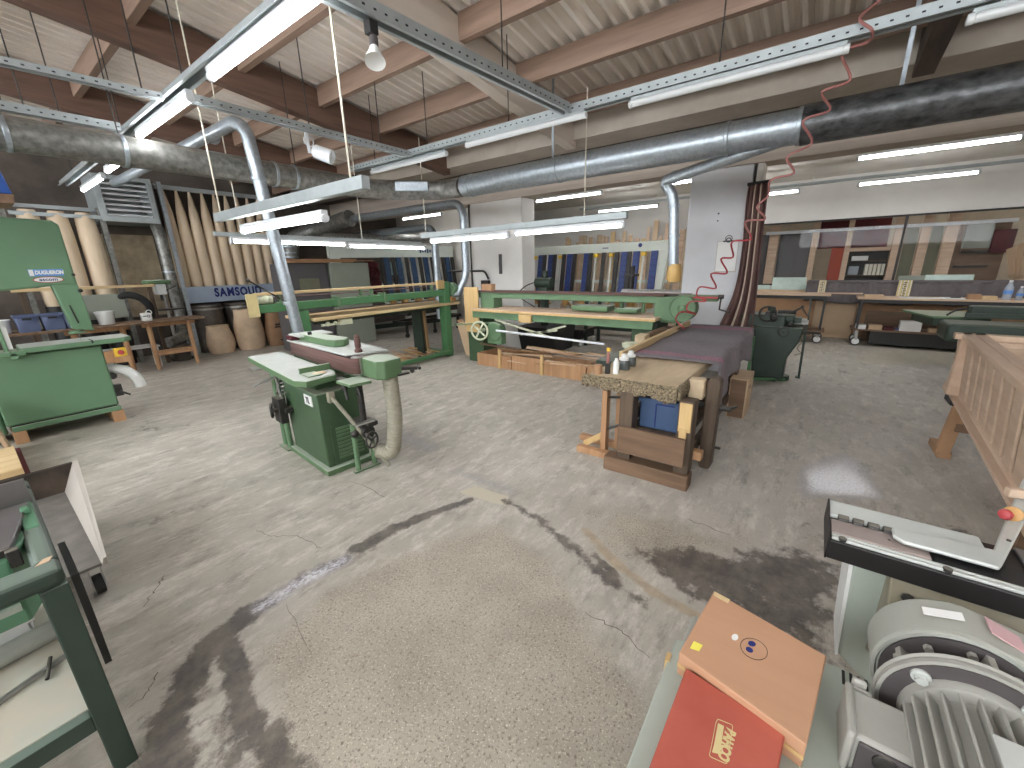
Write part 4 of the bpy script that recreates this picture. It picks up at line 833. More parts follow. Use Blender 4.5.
for i in range(9):
    x = 3.02+.222*i; prof = []
    b = B(); nn = 16
    rings = [(0,.095,.095),(.04,.108,.108),(.5,.108,.108),(1.1,.105,.10),(1.5,.085,.07),(1.75,.05,.04),(1.92,.022,.02),(1.97,.012,.012)]
    for z, rx, ry in rings: b.v += [(x+rx*math.cos(2*PI*k/nn), 11.0+ry*math.sin(2*PI*k/nn), 1.42+z) for k in range(nn)]
    for r_ in range(len(rings)-1):
        for k in range(nn): b.f.append((r_*nn+k, r_*nn+(k+1)%nn, (r_+1)*nn+(k+1)%nn, (r_+1)*nn+k)); b.m.append(0)
    obj('filter_bag', b, M['bag'], t)
obj('top_rail', B().box(2.90,4.98,10.97,11.03,3.36,3.42).box(2.90,4.98,11.2,11.26,3.40,3.48), M['strut'], t); obj('front_post', B().box(2.89,2.96,10.78,10.84,.0,3.46), M['galv'], t); obj('rear_post', B().box(2.89,2.96,11.3,11.36,0,3.46).box(4.92,4.98,11.3,11.36,0,3.46), M['strut'], t)
sg = obj('sign_panel', B().box(2.90,4.95,10.80,10.84,1.09,1.43), M['sign'], t, bevel=.004)
words('sign_name', 'SAMSOUD', .25, (3.95,10.797,1.28), (1,0,0), (0,0,1), M['navy'], sg, .002, .011, sx=.74, sp=1.2)
obj('hopper', B().box(2.92,4.95,10.84,11.35,1.10,1.42), M['galvd'], t)
for x, hh, lb in ((3.28,1.04,'dull steel drum under the left half of the blue sign'),(3.95,1.04,'dull steel drum under the lettering of the sign')):
    t = thing('collector_drum', lb, 'drum', (x,10.95,0)); obj('shell', B().lathe((x,10.95,0),[(.29,0),(.30,.02),(.30,.98),(.315,1.0),(.315,1.03),(.26,1.05)],26), M['barrel'], t); obj('clamp_band', B().pipe((x,10.95,.93),(x,10.95,.97),.325,.02,26), M['steel'], t)
def sack(x, y, r, hh, label, m_='sack', sq=1.0):
    def f(u, v):
        a = 2*PI*u; rr = r*(1+.05*noise.noise((math.cos(a)*1.5, math.sin(a)*1.5, v*3+x)))*(.9+.18*math.sin(PI*min(1,v*1.15))-.08*v)
        c, s_ = math.cos(a), math.sin(a); k = max(abs(c), abs(s_)) if sq < 1 else 1; k = 1/(1+(1/k-1)*-.0) if sq >= 1 else (.65+.35/k if k > 0 else 1)
        return (x+rr*c*k, y+rr*s_*k*.8, v*hh)
    b = B().grid(f, 28, 10); o = len(b.v); b.add([f(i/28, 1) for i in range(28)], [tuple(range(28))]); return one('paper_sack', b, M[m_], label, 'sack')
sack(3.28, 10.50, .26, .60, 'short full kraft sack in front of the left steel drum'); sack(3.86, 10.42, .29, .90, 'tall kraft sack in front of the drum under the lettering')
sk = sack(4.46, 10.35, .27, .78, 'printed brown sack standing right of the two plain sacks', 'sackd', .9)
b = B()
for z, xs in ((.50,[(4.32,4.60)]),(.44,[(4.30,4.38),(4.40,4.62)]),(.13,[(4.38,4.64)])):
    for x0, x1 in xs:
        q = x0
        while q < x1: b.box(q, q+.018, 10.075, 10.10, z, z+.03); q += .024
obj('sack_print', b.xf(Matrix.Translation((0,.03,0))), M['black'], sk)
# wooden trestle bench
def trestle(x0, x1, label):
    t = thing('trestle', label, 'trestle', ((x0+x1)/2, 9.75, 0))
    obj('top_bar', B().box(x0-.1,x1+.1,9.71,9.79,.78,.86), M['trest'], t, bevel=.004)
    for x in (x0, x1):
        for s in (-1, 1): obj('leg', B().beam((x+.02*s, 9.75+.03*s, .84),(x+.05*s, 9.75+.20*s, .0+.02),.06,.045,(1,0,0)), M['trest'], t, bevel=.003)
    obj('cross_rail', B().box(x0,x1,9.60,9.64,.26,.32).box(x0,x1,9.86,9.90,.26,.32), M['trest'], t, bevel=.003)
trestle(1.98, 2.58, 'orange pine trestle under the right end of the plank bench'); trestle(1.02, 1.62, 'orange pine trestle partly hidden behind the green bandsaw table')
one('bench_plank', B().box(.2,2.80,9.5,10.02,.862,.902), M['oldm'], 'long worn plank lying across the two trestles', 'plank', bevel=.004)
def tub(name, label, x, y, z, w, d, hh, m_, lip=.012):
    t = thing(name, label, 'bin', (x,y,z)); k = .9
    b = B(); 
    b.add([(x-w/2*k,y-d/2*k,z),(x+w/2*k,y-d/2*k,z),(x+w/2*k,y+d/2*k,z),(x-w/2*k,y+d/2*k,z),(x-w/2,y-d/2,z+hh),(x+w/2,y-d/2,z+hh),(x+w/2,y+d/2,z+hh),(x-w/2,y+d/2,z+hh)],[(3,2,1,0),(0,1,5,4),(1,2,6,5),(2,3,7,6),(3,0,4,7)])
    obj('shell', b, m_, t, solid=.006); obj('rim', B().box(x-w/2-lip,x+w/2+lip,y-d/2-lip,y-d/2,z+hh-.03,z+hh).box(x-w/2-lip,x+w/2+lip,y+d/2,y+d/2+lip,z+hh-.03,z+hh).box(x-w/2-lip,x-w/2,y-d/2,y+d/2,z+hh-.03,z+hh).box(x+w/2,x+w/2+lip,y-d/2,y+d/2,z+hh-.03,z+hh), m_, t, bevel=.003)
    obj('handle_slot', B().box(x-w*.2,x+w*.2,y-d/2-.004,y-d/2+.01,z+hh*.72,z+hh*.84), M['black'], t); return t
for x, lb in ((.57,'blue bin on the plank, next to the small white tub'),(.835,'blue bin in the middle of the three on the plank'),(1.075,'blue bin half hidden behind the bandsaw guard post')): tub('parts_bin', lb, x, 9.72, .902, .235, .34, .25, M['bluebin'])
def bucket(label, x, y, z, r, hh, m_='white'):
    t = thing('bucket', label, 'bucket', (x,y,z)); obj('shell', B().lathe((x,y,z),[(r*.82,0),(r*.84,.005),(r*.98,hh*.9),(r*1.06,hh*.9),(r*1.06,hh),(r*.98,hh),(r*.9,hh*.6),(r*.78,.02)],22), M[m_], t); obj('bail', B().tube([(x+r*1.06*math.cos(a), y-.03*math.sin(a), z+hh*.9-r*.8*math.sin(a)) for a in [PI*k/12 for k in range(13)]], .004, 6), M['steel'], t); return t
bucket('white plastic bucket on the plank right of the bandsaw guard post', 1.45, 9.72, .902, .12, .22); bucket('dark grey bucket on the floor behind the trestle', 2.50, 10.3, 0, .16, .33, 'barrel')
t = bucket('small white tub at the left end of the plank', .30, 9.70, .902, .11, .20)
t = thing('glue_can', 'white plastic can with a black print at the right end of the plank', 'can', (1.97,9.68,.902)); obj('body', B().box(1.90,2.04,9.6,9.74,.902,1.04), M['white'], t, bevel=.015); obj('can_print', B().box(1.91,1.965,9.596,9.6,.985,1.0).torus((1.99,9.599,.99),(0,1,0),.018,.005,16,6), M['black'], t); obj('grip', B().torus((2.02,9.67,1.05),(0,1,0),.04,.008), M['white'], t)
one('steel_sheet', B().obox((1.42,10.05,1.18),(.78,.012,.42),Matrix.Rotation(-.12,3,'X')), M['cabg'], 'grey sheet leaning behind the white bucket', 'sheet', bevel=.002)
t = thing('shelf_rail', 'long pale rail on two posts behind the bins on the left wall', 'rail', (1.6,10.25,0)); obj('rail', B().box(.55,2.32,10.2,10.32,1.48,1.53), M['beech'], t, bevel=.004)
for x in (.62,2.22): obj('post', B().box(x,x+.06,10.24,10.30,0,1.48), M['old'], t)
one('flexible_hose', B().tube(smooth([(1.72,10.15,1.28),(1.85,10.05,1.36),(2.02,10.0,1.30),(2.12,9.98,1.14),(2.13,10.08,.95)],5), .06, 12), M['rubber'], 'black hose arching behind the white can on the plank', 'hose')
t = thing('drill_press', 'small green drill press behind the trestle bench', 'drill press', (2.45,10.45,0)); obj('column', B().cyl((2.5,10.5,.04),(2.5,10.5,1.62),.03), M['steel'], t); obj('head', B().box(2.36,2.52,10.3,10.55,1.32,1.52), M['white'], t, bevel=.02); obj('pulley_cover', B().box(2.22,2.62,10.3,10.6,1.52,1.60), M['ges'], t, bevel=.03); obj('work_table', B().box(2.3,2.72,10.25,10.55,1.02,1.045), M['dark'], t, bevel=.005); obj('foot', B().box(2.32,2.68,10.3,10.7,0,.05), M['dark'], t, bevel=.008); obj('chuck', B().cyl((2.43,10.4,1.32),(2.43,10.4,1.2),.02).cyl((2.5,10.3,1.40),(2.66,10.24,1.48),.008), M['dark'], t)
t = thing('low_stool', 'low white stool on the floor under the plank', 'stool', (1.75,10.1,0)); obj('seat', B().box(1.35,2.12,9.98,10.35,.38,.41), M['paper'], t, bevel=.005)
for x in (1.38,2.05):
    for y in (10.0,10.3): obj('leg', B().box(x,x+.04,y,y+.04,0,.38), M['paper'], t)
# cabinets in the far corner
t = thing('cabinet', 'charcoal steel cabinet behind the far belt sander', 'cabinet', (4.7,9.1,0)); obj('body', B().box(4.15,5.08,8.88,9.5,0,1.86), M['cabd'], t, bevel=.01); obj('front_panel', B().box(4.42,4.86,8.865,8.88,1.25,1.55), M['olive'], t, bevel=.003)
t = thing('cabinet', 'pale grey-green sheet metal cabinet behind the far belt sander table', 'cabinet', (5.55,8.95,0)); rz = Matrix.Translation((5.55,8.72,0)) @ Matrix.Rotation(-.16,4,'Z')
obj('body', B().box(-.46,.46,.02,.6,0,1.86).xf(rz), M['cabg'], t, bevel=.01); obj('door', B().box(-.43,.43,0,.02,.06,1.80).xf(rz), M['cabg'], t, bevel=.004); obj('door_latch', B().box(.08,.11,-.02,0,.55,.64).xf(rz), M['steel'], t)
for i, (x0, x1, z) in enumerate(((4.1,5.7,1.875),(4.3,6.3,1.90),(4.6,5.9,1.93),(4.2,5.2,1.93))): one('cabinet_board', B().box(x0,x1,8.75+.1*i,8.95+.1*i,z,z+.022), M['cardd' if i % 2 else 'trest'], ['thin board overhanging the front of the charcoal cabinet top','long board lying across the tops of both cabinets','short board stacked above the grey-green cabinet','short board stacked above the charcoal cabinet'][i], 'board')
# clamp racks
def clamprack(label, p0, p1, z0, z1, n, blues, mblue, name, skew=0):
    p0, p1 = Vector(p0), Vector(p1); d = (p1-p0).normalized(); sd = Vector((-d.y, d.x, 0)); L = (p1-p0).length
    t = thing('clamp_rack', label, 'clamp rack', (p0+p1)/2)
    fb = obj('top_beam', B().beam(p0+Z*((z0+z1)/2), p1+Z*((z0+z1)/2), .22, z1-z0), M['rack'], t, bevel=.012)
    for q, s in ((p0+d*.12, 1), (p1-d*.12, -1)): obj('leg', B().beam(q+Z*z0+sd*.06*name, q+d*s*.14+sd*.30*name, .14, .24, d), M['rack'], t, bevel=.006)
    obj('lower_rail', B().beam(p0+Z*1.30-sd*.02, p1+Z*1.30-sd*.02, .06, .07), M['rack'], t); obj('base_rail', B().beam(p0+Z*.2, p1+Z*.2, .3, .12), M['gdk'], t)
    for u, kind in blues:
        q = p0+d*(u*L); a = q+Z*(z0-.0)+sd*.14*name; e = q+Z*.86+sd*.32*name+d*skew
        if kind == 'b':
            o = obj('clamp_bar', B().beam(a, e, .15, .05, sd), mblue, t, bevel=.008); b = B()
            for k in range(9): c = a.lerp(e, (k+.5)/9); b.beam(c-d*.05+sd*.02*name, c+d*.05+sd*.02*name, .03, .012)
            obj('bar_holes', b.xf(Matrix.Translation(sd*.012*name)), M['navy'], o)
            obj('clamp_jaw', B().obox(e-Z*.05, (.16,.16,.16)), M['orange'], o, bevel=.02)
        elif kind == 'd':
            o = obj('clamp_bar', B().beam(a+sd*.05*name, e+sd*.05*name, .10, .04, sd), M['dark'], t, bevel=.006); obj('clamp_jaw', B().obox(e-Z*.03, (.10,.12,.12)), M['rack'], o, bevel=.015)
        else:
            o = obj('clamp_rod', B().beam(a, e-Z*.05, .035, .02), M['alum'], t); obj('rod_clip', B().obox(a-Z*.06,(.10,.10,.08)), M['yellow'], o, bevel=.01)
    return fb
fb = clamprack('long pale clamp rack hung with blue bars behind the near belt sander', (9.5, 6.75, 0), (9.5, 2.72, 0), 1.96, 2.17, 10, [(.02,'r'),(.09,'r'),(.20,'b'),(.275,'b'),(.345,'r'),(.41,'b'),(.525,'b'),(.585,'r'),(.68,'r'),(.76,'b'),(.83,'b'),(.87,'r'),(.93,'b'),(.15,'r'),(.235,'d'),(.31,'d'),(.375,'d'),(.45,'d'),(.555,'d'),(.64,'d'),(.72,'d'),(.795,'d'),(.12,'d'),(.055,'d')], M['clamp'], -1)
b = B()
for k in range(7): b.box(9.386, 9.39, 6.50-.042*k-.03, 6.50-.042*k, 2.045, 2.085+.012*(k % 3 == 1))
obj('beam_print', b, M['navy'], fb); b = B()
for k in range(5): b.box(9.386, 9.39, 4.25-.03*k-.022, 4.25-.03*k, 2.05, 2.075)
obj('small_print', b, M['navy'], fb); obj('beam_dial', B().cyl((9.385,3.35,2.09),(9.392,3.35,2.09),.045), M['navy'], fb)
fb = clamprack('pale clamp rack with teal bars behind the far belt sander', (5.75, 9.9, 0), (9.15, 9.0, 0), 2.0, 2.32, 6, [(.40,'b'),(.50,'b'),(.62,'b'),(.73,'b'),(.83,'b'),(.93,'b'),(.45,'d'),(.56,'d'),(.675,'d'),(.78,'d'),(.88,'d'),(.36,'d'),(.97,'d')], M['clampt'], -1)
b = B(); dd = Vector((3.4,-.9,0)).normalized(); sn = Vector((dd.y,-dd.x,0))
for k in range(6): b.beam(Vector((8.1,9.277,2.17))+dd*.075*k+sn*.112, Vector((8.1,9.277,2.17))+dd*(.075*k+.05)+sn*.112, .004, .07+.03*(k % 3 == 0))
obj('beam_print', b, M['clampt'], fb)
one('cloth_bundle', B().grid(lambda u, v: (6.35+.35*u+.03*math.sin(v*20), 9.25+.05*math.sin(u*23+v*3), 1.1+.85*v-.1*u), 14, 14), M['maroon'], 'dark red cloths hanging left of the teal clamp bars', 'cloth', solid=.01)
one('pale_sheet', B().obox((7.6,9.62,1.72),(.42,.02,.36)), mat('pale_cyan_sheet', (170,206,208), .5), 'pale blue sheet visible between the teal clamps', 'sheet')
# timber leaning behind the near rack
random.seed(21)
for i in range(22):
    y = 6.5-.17*i+random.uniform(-.03,.03); hh = random.uniform(2.35,2.6) if i < 15 else random.uniform(2.3,2.9)
    one('timber_board', B().beam((11.35,y,0),(11.72,y+random.uniform(-.05,.05),hh),random.uniform(.07,.15),.025,(1,0,0)), M[random.choice(['slab','beechy','card','beechy','beech','olight'])], 'upright timber board leaning on the wall behind the blue clamp rack', 'board', 'timber leaning behind the clamp rack')
for y, z, lb in ((2.35,2.95,'tan panel high behind the pipe beside the pillar'),(2.62,2.75,'upright light board beside the yellow disc')): one('tall_board', B().box(11.5,11.53,y-.18,y+.12,0,z), M['plyl'], lb, 'board')
one('yellow_disc', B().cyl((11.2,2.38,2.62),(11.23,2.38,2.62),.33,n=32), M['yellow'], 'large yellow disc leaning behind the drop pipe by the pillar', 'disc')
t = thing('wide_workbench', 'dark bench behind the near belt sander under the clamp rack', 'bench', (8.3,2.7,0)); obj('bench_top', B().box(7.9,8.7,1.95,4.0,1.0,1.06), M['dark'], t, bevel=.01)
for x in (7.95,8.6):
    for y in (2.0,3.9): obj('leg', B().box(x,x+.06,y,y+.06,0,1.0), M['gdk'], t)
obj('roller', B().cyl((8.1,2.0,1.14),(8.1,3.2,1.14),.07), M['steel'], t); obj('drill_column', B().cyl((8.3,3.1,1.06),(8.3,3.1,1.65),.06).box(8.15,8.45,3.0,3.2,1.45,1.5), M['dark'], t)
t = thing('cart', 'low dark trolley on the floor seen under the near belt sander table', 'trolley', (8.2,4.4,0)); obj('deck', B().box(7.8,8.6,3.9,5.1,.30,.36), M['dark'], t, bevel=.01); obj('pan', B().box(7.85,8.55,4.0,4.9,.14,.3), M['black'], t)
for x in (7.85,8.5):
    for y in (3.95,5.0): obj('caster', B().cyl((x,y,.06),(x,y+.04,.06),.06), M['white'], t); 
t = thing('cart', 'black bin trolley under the handwheel end of the near belt sander', 'trolley', (6.9,4.2,0)); obj('pan', B().prism([(6.7,.05),(7.4,.05),(7.55,.55),(6.55,.55)], 'Y', 3.95, 4.75), M['black'], t, bevel=.01)
for x in (6.75,7.3): obj('caster', B().cyl((x,4.0,.04),(x,4.04,.04),.04), M['white'], t)
t = thing('cart', 'dark clamp trolley on the floor under the far belt sander', 'trolley', (7.6,8.4,0)); obj('frame', B().box(6.6,8.6,8.2,8.26,.35,.42).box(6.6,8.6,8.7,8.76,.35,.42).box(6.6,6.66,8.2,8.76,.35,.42).box(8.54,8.6,8.2,8.76,.35,.42).box(6.7,8.5,8.25,8.7,.55,.75), M['dark'], t)
for x in (6.65,7.6,8.5): obj('caster', B().cyl((x,8.25,.06),(x,8.29,.06),.06).box(x-.02,x+.02,8.24,8.3,.06,.36), M['dark'], t)
t = thing('bench_grinder', 'dark green motor standing behind the beam of the near belt sander', 'motor', (6.9,4.35,0)); obj('body', B().cyl((6.9,4.15,1.38),(6.9,4.5,1.38),.10).box(6.8,7.0,4.2,4.4,1.2,1.3).cyl((6.9,4.3,1.48),(6.9,4.3,1.60),.06), M['gdk'], t, bevel=.01); obj('pedestal', B().box(6.84,6.96,4.26,4.36,0,1.22), M['gdk'], t); obj('cable', B().tube(smooth([(6.9,4.5,1.4),(6.85,4.75,1.3),(6.85,4.9,1.12),(6.86,4.5,.9)],4),.012,6), M['black'], t)
t = thing('cardboard_box', 'brown cardboard box on a shelf beside the wall pier', 'box', (8.6,5.6,1.2)); obj('shell', B().box(8.4,8.8,5.75,6.15,.95,1.35), M['cardd'], t, bevel=.004)
one('pier_shelf', B().box(8.35,8.9,5.3,6.6,.90,.95).box(8.4,8.45,5.4,5.45,0,.9).box(8.8,8.85,6.5,6.55,0,.9).box(8.4,8.45,6.5,6.55,0,.9).box(8.8,8.85,5.4,5.45,0,.9), M['old'], 'brown table behind the wall pier holding a cardboard box', 'table')
one('wall_switch', B().box(6.985,7.0,5.42,5.50,1.55,1.95).box(6.97,6.99,5.43,5.49,1.7,1.8), M['cabd'], 'narrow grey switch strip on the wall pier', 'switch', bevel=.003)
one('wall_pipe', B().tube(bend([(6.95,6.24,2.98),(6.95,6.24,.0)],.1),.02,8), M['dark'], 'thin dark pipe running down the left edge of the wall pier', 'pipe')
one('wall_pipe', B().tube(bend([(6.93,6.9,1.62),(6.93,5.85,1.62),(6.93,5.75,1.45)],.08),.022,8), M['dark'], 'dark bent pipe low on the wall pier behind the drop pipe', 'pipe')
one('coupling_block', B().box(6.9,6.99,5.75,5.95,1.22,1.42), M['dark'], 'dark valve block on the wall pier above the belt sander beam', 'valve', bevel=.01)

# ------------------------------------------------------------------ planer in the near right corner
t = thing('planing_machine', 'grey planing machine with a black table, white guard bracket and big finned motor', 'planing machine', (1.9, -.6, 0))
tb = obj('table', B().box(1.643,1.925,-1.5,-.165,.667,.742), M['blacktab'], t, bevel=.004)
obj('edge_rail', B().box(1.650,1.664,-1.5,-.17,.742,.752).box(1.673,1.684,-1.5,-.17,.742,.750), M['alum'], tb, bevel=.002)
obj('rear_strip', B().prism([(1.805,-.165),(1.925,-.165),(1.925,-.58),(1.83,-.58)], 'Z', .742, .757), M['alum'], tb, bevel=.003)
obj('wear_plate', B().prism([(1.69,-.168),(1.785,-.168),(1.785,-.43),(1.69,-.43)], 'Z', .742, .751), M['pinkmetal'], tb, bevel=.002)
obj('rear_table', B().box(1.69,1.925,-1.5,-.66,.742,.752), M['iron'], tb, bevel=.003)
obj('slot_recess', B().box(1.69,1.79,-.66,-.44,.742,.745), M['black'], tb); obj('end_cap', B().box(1.640,1.93,-.166,-.160,.665,.760), M['black'], tb, bevel=.003)
b = B()
for k in range(5): b.cyl((1.800,-.19-.043*k,.748),(1.800,-.222-.043*k,.748),.019,n=16)
obj('cutter_knife', b, M['dark'], tb, bevel=.002)
for y in (-.20,-.46,-.72,-.98): obj('table_bolt', B().cyl((1.655,y,.746),(1.655,y,.756),.012,n=10), M['dark'], tb)
obj('plate_screw', B().cyl((1.74,-.33,.75),(1.74,-.33,.7525),.004,n=8), M['dark'], tb)
bp = [PZ(*q, .772) for q in ((891.7,527),(893.5,535),(903,541),(1000,567.5),(1003,564),(1038,496),(1027,474),(1022,480),(993.5,549))]
br = obj('guard_bracket', B().prism([(q.x,q.y) for q in bp], 'Z', .758, .772), M['alum'], t, bevel=.005)
q = PZ(1009,540,.775); obj('bracket_bolt', B().cyl((q.x,q.y,.772),(q.x,q.y,.776),.006,n=10), M['dark'], br)
c = PZ(1014,514,.80); obj('knob_disc', B().lathe(c, [(.012,0),(.026,.004),(.026,.012),(.012,.018)], 22, (-.75,.5,.25)), M['orange'], br)
c = PZ(1011,515,.80); obj('red_knob', B().lathe(c, [(.008,0),(.008,.022),(.016,.025),(.02,.035),(.016,.045),(.006,.049)], 20, (-.75,.6,.25)), M['red'], br)
c = PZ(1012,497,.80); obj('push_block', B().obox((c.x+.05,c.y-.02,.80),(.03,.05,.035),Matrix.Rotation(.3,3,'Z')), M['olight'], br, bevel=.004)
obj('base_casting', B().prism([(-.245,.667),(-.25,.49),(-.27,.23),(-.40,.13),(-1.5,.13),(-1.5,.667)], 'X', 1.70, 1.915), M['mgreen'], t, bevel=.012)
obj('lit_base_edge', B().prism([(-.238,.64),(-.262,.225),(-.27,.23),(-.25,.64)], 'X', 1.70, 1.918), M['white'], t)  # white strip stands in for light caught on the casting's left side
obj('floor_pedestal', B().box(1.72,1.9,-1.5,-.6,0,.14), M['mgreen'], t, bevel=.01)
obj('apron', B().prism([(1.655,.667),(1.60,.60),(1.50,.46),(1.70,.30),(1.9,.30),(1.9,.667)], 'Y', -1.5, -.34), mat('oily_grey_paint', (150,146,130), .5, c2=(128,120,100), scale=4), t, bevel=.006)
obj('apron_bolt', B().cyl((1.63,-.385,.62),(1.605,-.385,.635),.016,n=8), M['dark'], t)
cy, cz = -.440, .628
gh = obj('gear_housing', B().prism([(cy-.03+.165*math.cos(a), cz+.01+.165*math.sin(a)) for a in [PI*k/18 for k in range(0,19)]][::-1][:0] or ([(cy+.171*math.cos(a), cz+.171*math.sin(a)) for a in [PI*k/20-PI/2 for k in range(0,31)]] and [(cy+.166*math.cos(PI*k/24), cz+.166*math.sin(PI*k/24)) for k in range(-12,13)]+[(cy-.45+.14*math.cos(PI*k/24), cz-.07+.14*math.sin(PI*k/24)) for k in range(12,37)]), 'X', 1.285, 1.425), M['mgrey'], t, bevel=.014)
obj('housing_rim', B().torus((1.285,cy,cz),(1,0,0),.163,.006,48,6), M['mgrey'], gh)
obj('recess', B().cyl((1.277,cy,cz),(1.284,cy,cz),.153,n=40), M['motord'], gh)
obj('white_label', B().obox((1.352,cy+.048,cz+.1655),(.030,.075,.002),Matrix.Rotation(-.28,3,'X')), M['paper'], gh); obj('pink_label', B().obox((1.36,cy-.066,cz+.1585),(.06,.07,.003),Matrix.Rotation(.40,3,'X')), M['pinklab'], gh)
obj('lifting_lug', B().cyl((1.315,cy-.115,cz+.12),(1.315,cy-.125,cz+.131),.022,n=20), M['mgrey'], gh, bevel=.004)
for a in (.35,.95,1.55,2.2,2.8): obj('housing_bolt', B().cyl((1.275,cy+.13*math.cos(a),cz+.13*math.sin(a)),(1.262,cy+.13*math.cos(a),cz+.13*math.sin(a)),.010,n=6), M['motor'], gh)
mt = obj('motor_flange', B().lathe((1.21,cy,cz), [(.10,.07),(.10,.0),(.167,.0),(.171,-.006),(.167,-.012),(.162,-.013),(.167,-.016),(.167,-.028),(.158,-.028)], 48, (1,0,0)), M['motor'], t)
obj('flange_face', B().cyl((1.178,cy,cz),(1.186,cy,cz),.158,n=44), M['motord'], mt)
for a in (.5, 1.75): obj('flange_post', B().beam((1.21,cy+.12*math.cos(a),cz+.12*math.sin(a)),(1.28,cy+.12*math.cos(a),cz+.12*math.sin(a)),.014,.05,(0,math.cos(a),math.sin(a))), M['motor'], mt)
for a in (2.15,.75,-.6): obj('flange_bolt', B().cyl((1.178,cy+.136*math.cos(a),cz+.136*math.sin(a)),(1.158,cy+.136*math.cos(a),cz+.136*math.sin(a)),.012,n=6).cyl((1.178,cy+.136*math.cos(a),cz+.136*math.sin(a)),(1.172,cy+.136*math.cos(a),cz+.136*math.sin(a)),.019,n=16), M['alum'], mt)
mb = obj('motor_body', B().lathe((1.178,cy,cz), [(.125,0),(.12,-.02),(.098,-.03),(.098,-.60),(.08,-.62)], 36, (1,0,0)), M['motor'], t)
b = B()
for k in range(26):
    a = PI*2*k/26; dv = Vector((0,math.cos(a),math.sin(a))); c = Vector((.87,cy,cz))+dv*.112; b.obox(c, (.54,.007,.034), Matrix(((1,0,0),(0,-dv.z,dv.y),(0,dv.y,dv.z))).transposed() if False else Matrix(((1,0,0),(0,math.cos(a-PI/2),-math.sin(a-PI/2)),(0,math.sin(a-PI/2),math.cos(a-PI/2)))))
obj('cooling_fin', b, M['motor'], mb, bevel=.002)
pl = obj('rating_plate', B().obox((.98,cy-.03,cz+.135),(.13,.10,.006),Matrix.Rotation(-.0,3,'X')), M['alum'], mb, bevel=.003)
jb = obj('terminal_box', B().box(.985,1.12,-.335,-.215,.548,.655), M['motor'], t, bevel=.01)
obj('box_lid', B().box(.978,1.125,-.222,-.205,.545,.662), M['motor'], jb, bevel=.006); obj('box_rib', B().box(1.12,1.135,-.26,-.212,.54,.65).box(1.135,1.15,-.25,-.22,.55,.665), M['motor'], jb, bevel=.006)
obj('box_front', B().box(.977,.986,-.33,-.228,.553,.645), M['motord'], jb, bevel=.003); obj('cable_gland', B().lathe((.975,-.285,.583), [(.028,0),(.028,-.03),(.022,-.034),(.022,-.05),(.012,-.052)], 8, (1,0,0)).lathe((.977,-.275,.622), [(.022,0),(.022,-.006),(.018,-.008)], 20, (1,0,0)), M['dark'], jb)
# cabinet below the cases
t = thing('machine_cabinet', 'pale grey steel cabinet carrying the two flat cases', 'cabinet', (.9,-.1,0))
obj('body', B().box(.35,1.27,-.29,.185,.02,.52), M['mgrey'], t, bevel=.01); lidp = [PZ(*q,.54) for q in ((676,640),(838,662),(884,690),(884,800),(612,820))]
obj('top_sheet', B().prism([(q.x,q.y) for q in lidp][:0] or [(1.115,.202),(1.295,-.205),(1.285,-.30),(.35,-.30),(.35,.198)], 'Z', .522, .54), M['mgreen'], t, bevel=.004)
b = B()
for k in range(4): b.obox((1.262-.012*0,-.225-.017*k,.541),(.05,.007,.002))
obj('vent_slots', b, M['black'], t); obj('hasp', B().box(1.02,1.05,.195,.208,.50,.545), M['plyl'], t)
a, b_, c, d = [PZ(*q,.62) for q in ((714,590),(827,655),(807,745),(679,652))]
t = thing('flat_case', 'tan plywood case with a pencilled oval face mark and yellow sticker', 'case', ((a.x+c.x)/2,(a.y+c.y)/2,.54))
tc_ = obj('body', B().prism([(q.x,q.y) for q in (a,b_,c,d)], 'Z', .5402, .618), M['tan'], t, bevel=.004)
ctr_ = lambda x, y: PZ(x, y, .6195)
def flat(pts, z0=.6182, z1=.6195): return B().prism([(q.x,q.y) for q in [PZ(*p, z1) for p in pts]], 'Z', z0, z1)
obj('yellow_sticker', flat([(694,641),(703,645),(699,651),(690,648)]), M['ylab'], tc_); obj('round_sticker', flat([(735+3.4*math.cos(k*PI/8),637+3.2*math.sin(k*PI/8)) for k in range(16)]), M['paper'], tc_)
obj('paper_strip', flat([(715,591.5),(730,599.5),(728,603),(713,595)]), M['beech'], tc_)
def oval(cx, cy_, ra, rb, th): return [(cx+ra*math.cos(u)*math.cos(th)-rb*math.sin(u)*math.sin(th), cy_+ra*math.cos(u)*math.sin(th)+rb*math.sin(u)*math.cos(th)) for u in [2*PI*k/32 for k in range(32)]]
obj('pencil_oval', B().tube([PZ(*p,.6185) for p in oval(754,649,14.5,9.5,.5)], .0009, 5, closed=True), M['old'], tc_)
obj('print_marks', B().prism([(q.x,q.y) for q in [PZ(*p,.6195) for p in oval(752,643.5,4,2.4,.3)]], 'Z', .6182, .6195).prism([(q.x,q.y) for q in [PZ(*p,.6195) for p in oval(749.5,649.5,4,2.2,.5)]], 'Z', .6182, .6195), M['navy'], tc_)
obj('side_band', B().beam((d.x,d.y,.575),(c.x,c.y,.575),.004,.012), M['plyl'], tc_)
obj('latch_loop', B().torus((a.x*.3+d.x*.7+.0,a.y*.3+d.y*.7+.004,.585),(0,1,.2),.012,.002), M['gold'], tc_)
a, b_ = PZ(686,667,.60), PZ(786,732,.60); dv = PZ(650,764,.60)-a; dv = dv.normalized()*.36; c, d = b_+dv+Vector((0,.02,0)), a+dv
t = thing('flat_case', 'red painted flat case with a gold print on its lid', 'case', ((a.x+c.x)/2,(a.y+c.y)/2,.54))
rc = obj('body', B().prism([(q.x,q.y) for q in (a,b_,c,d)], 'Z', .5402, .5985), M['redbox'], t, bevel=.004)
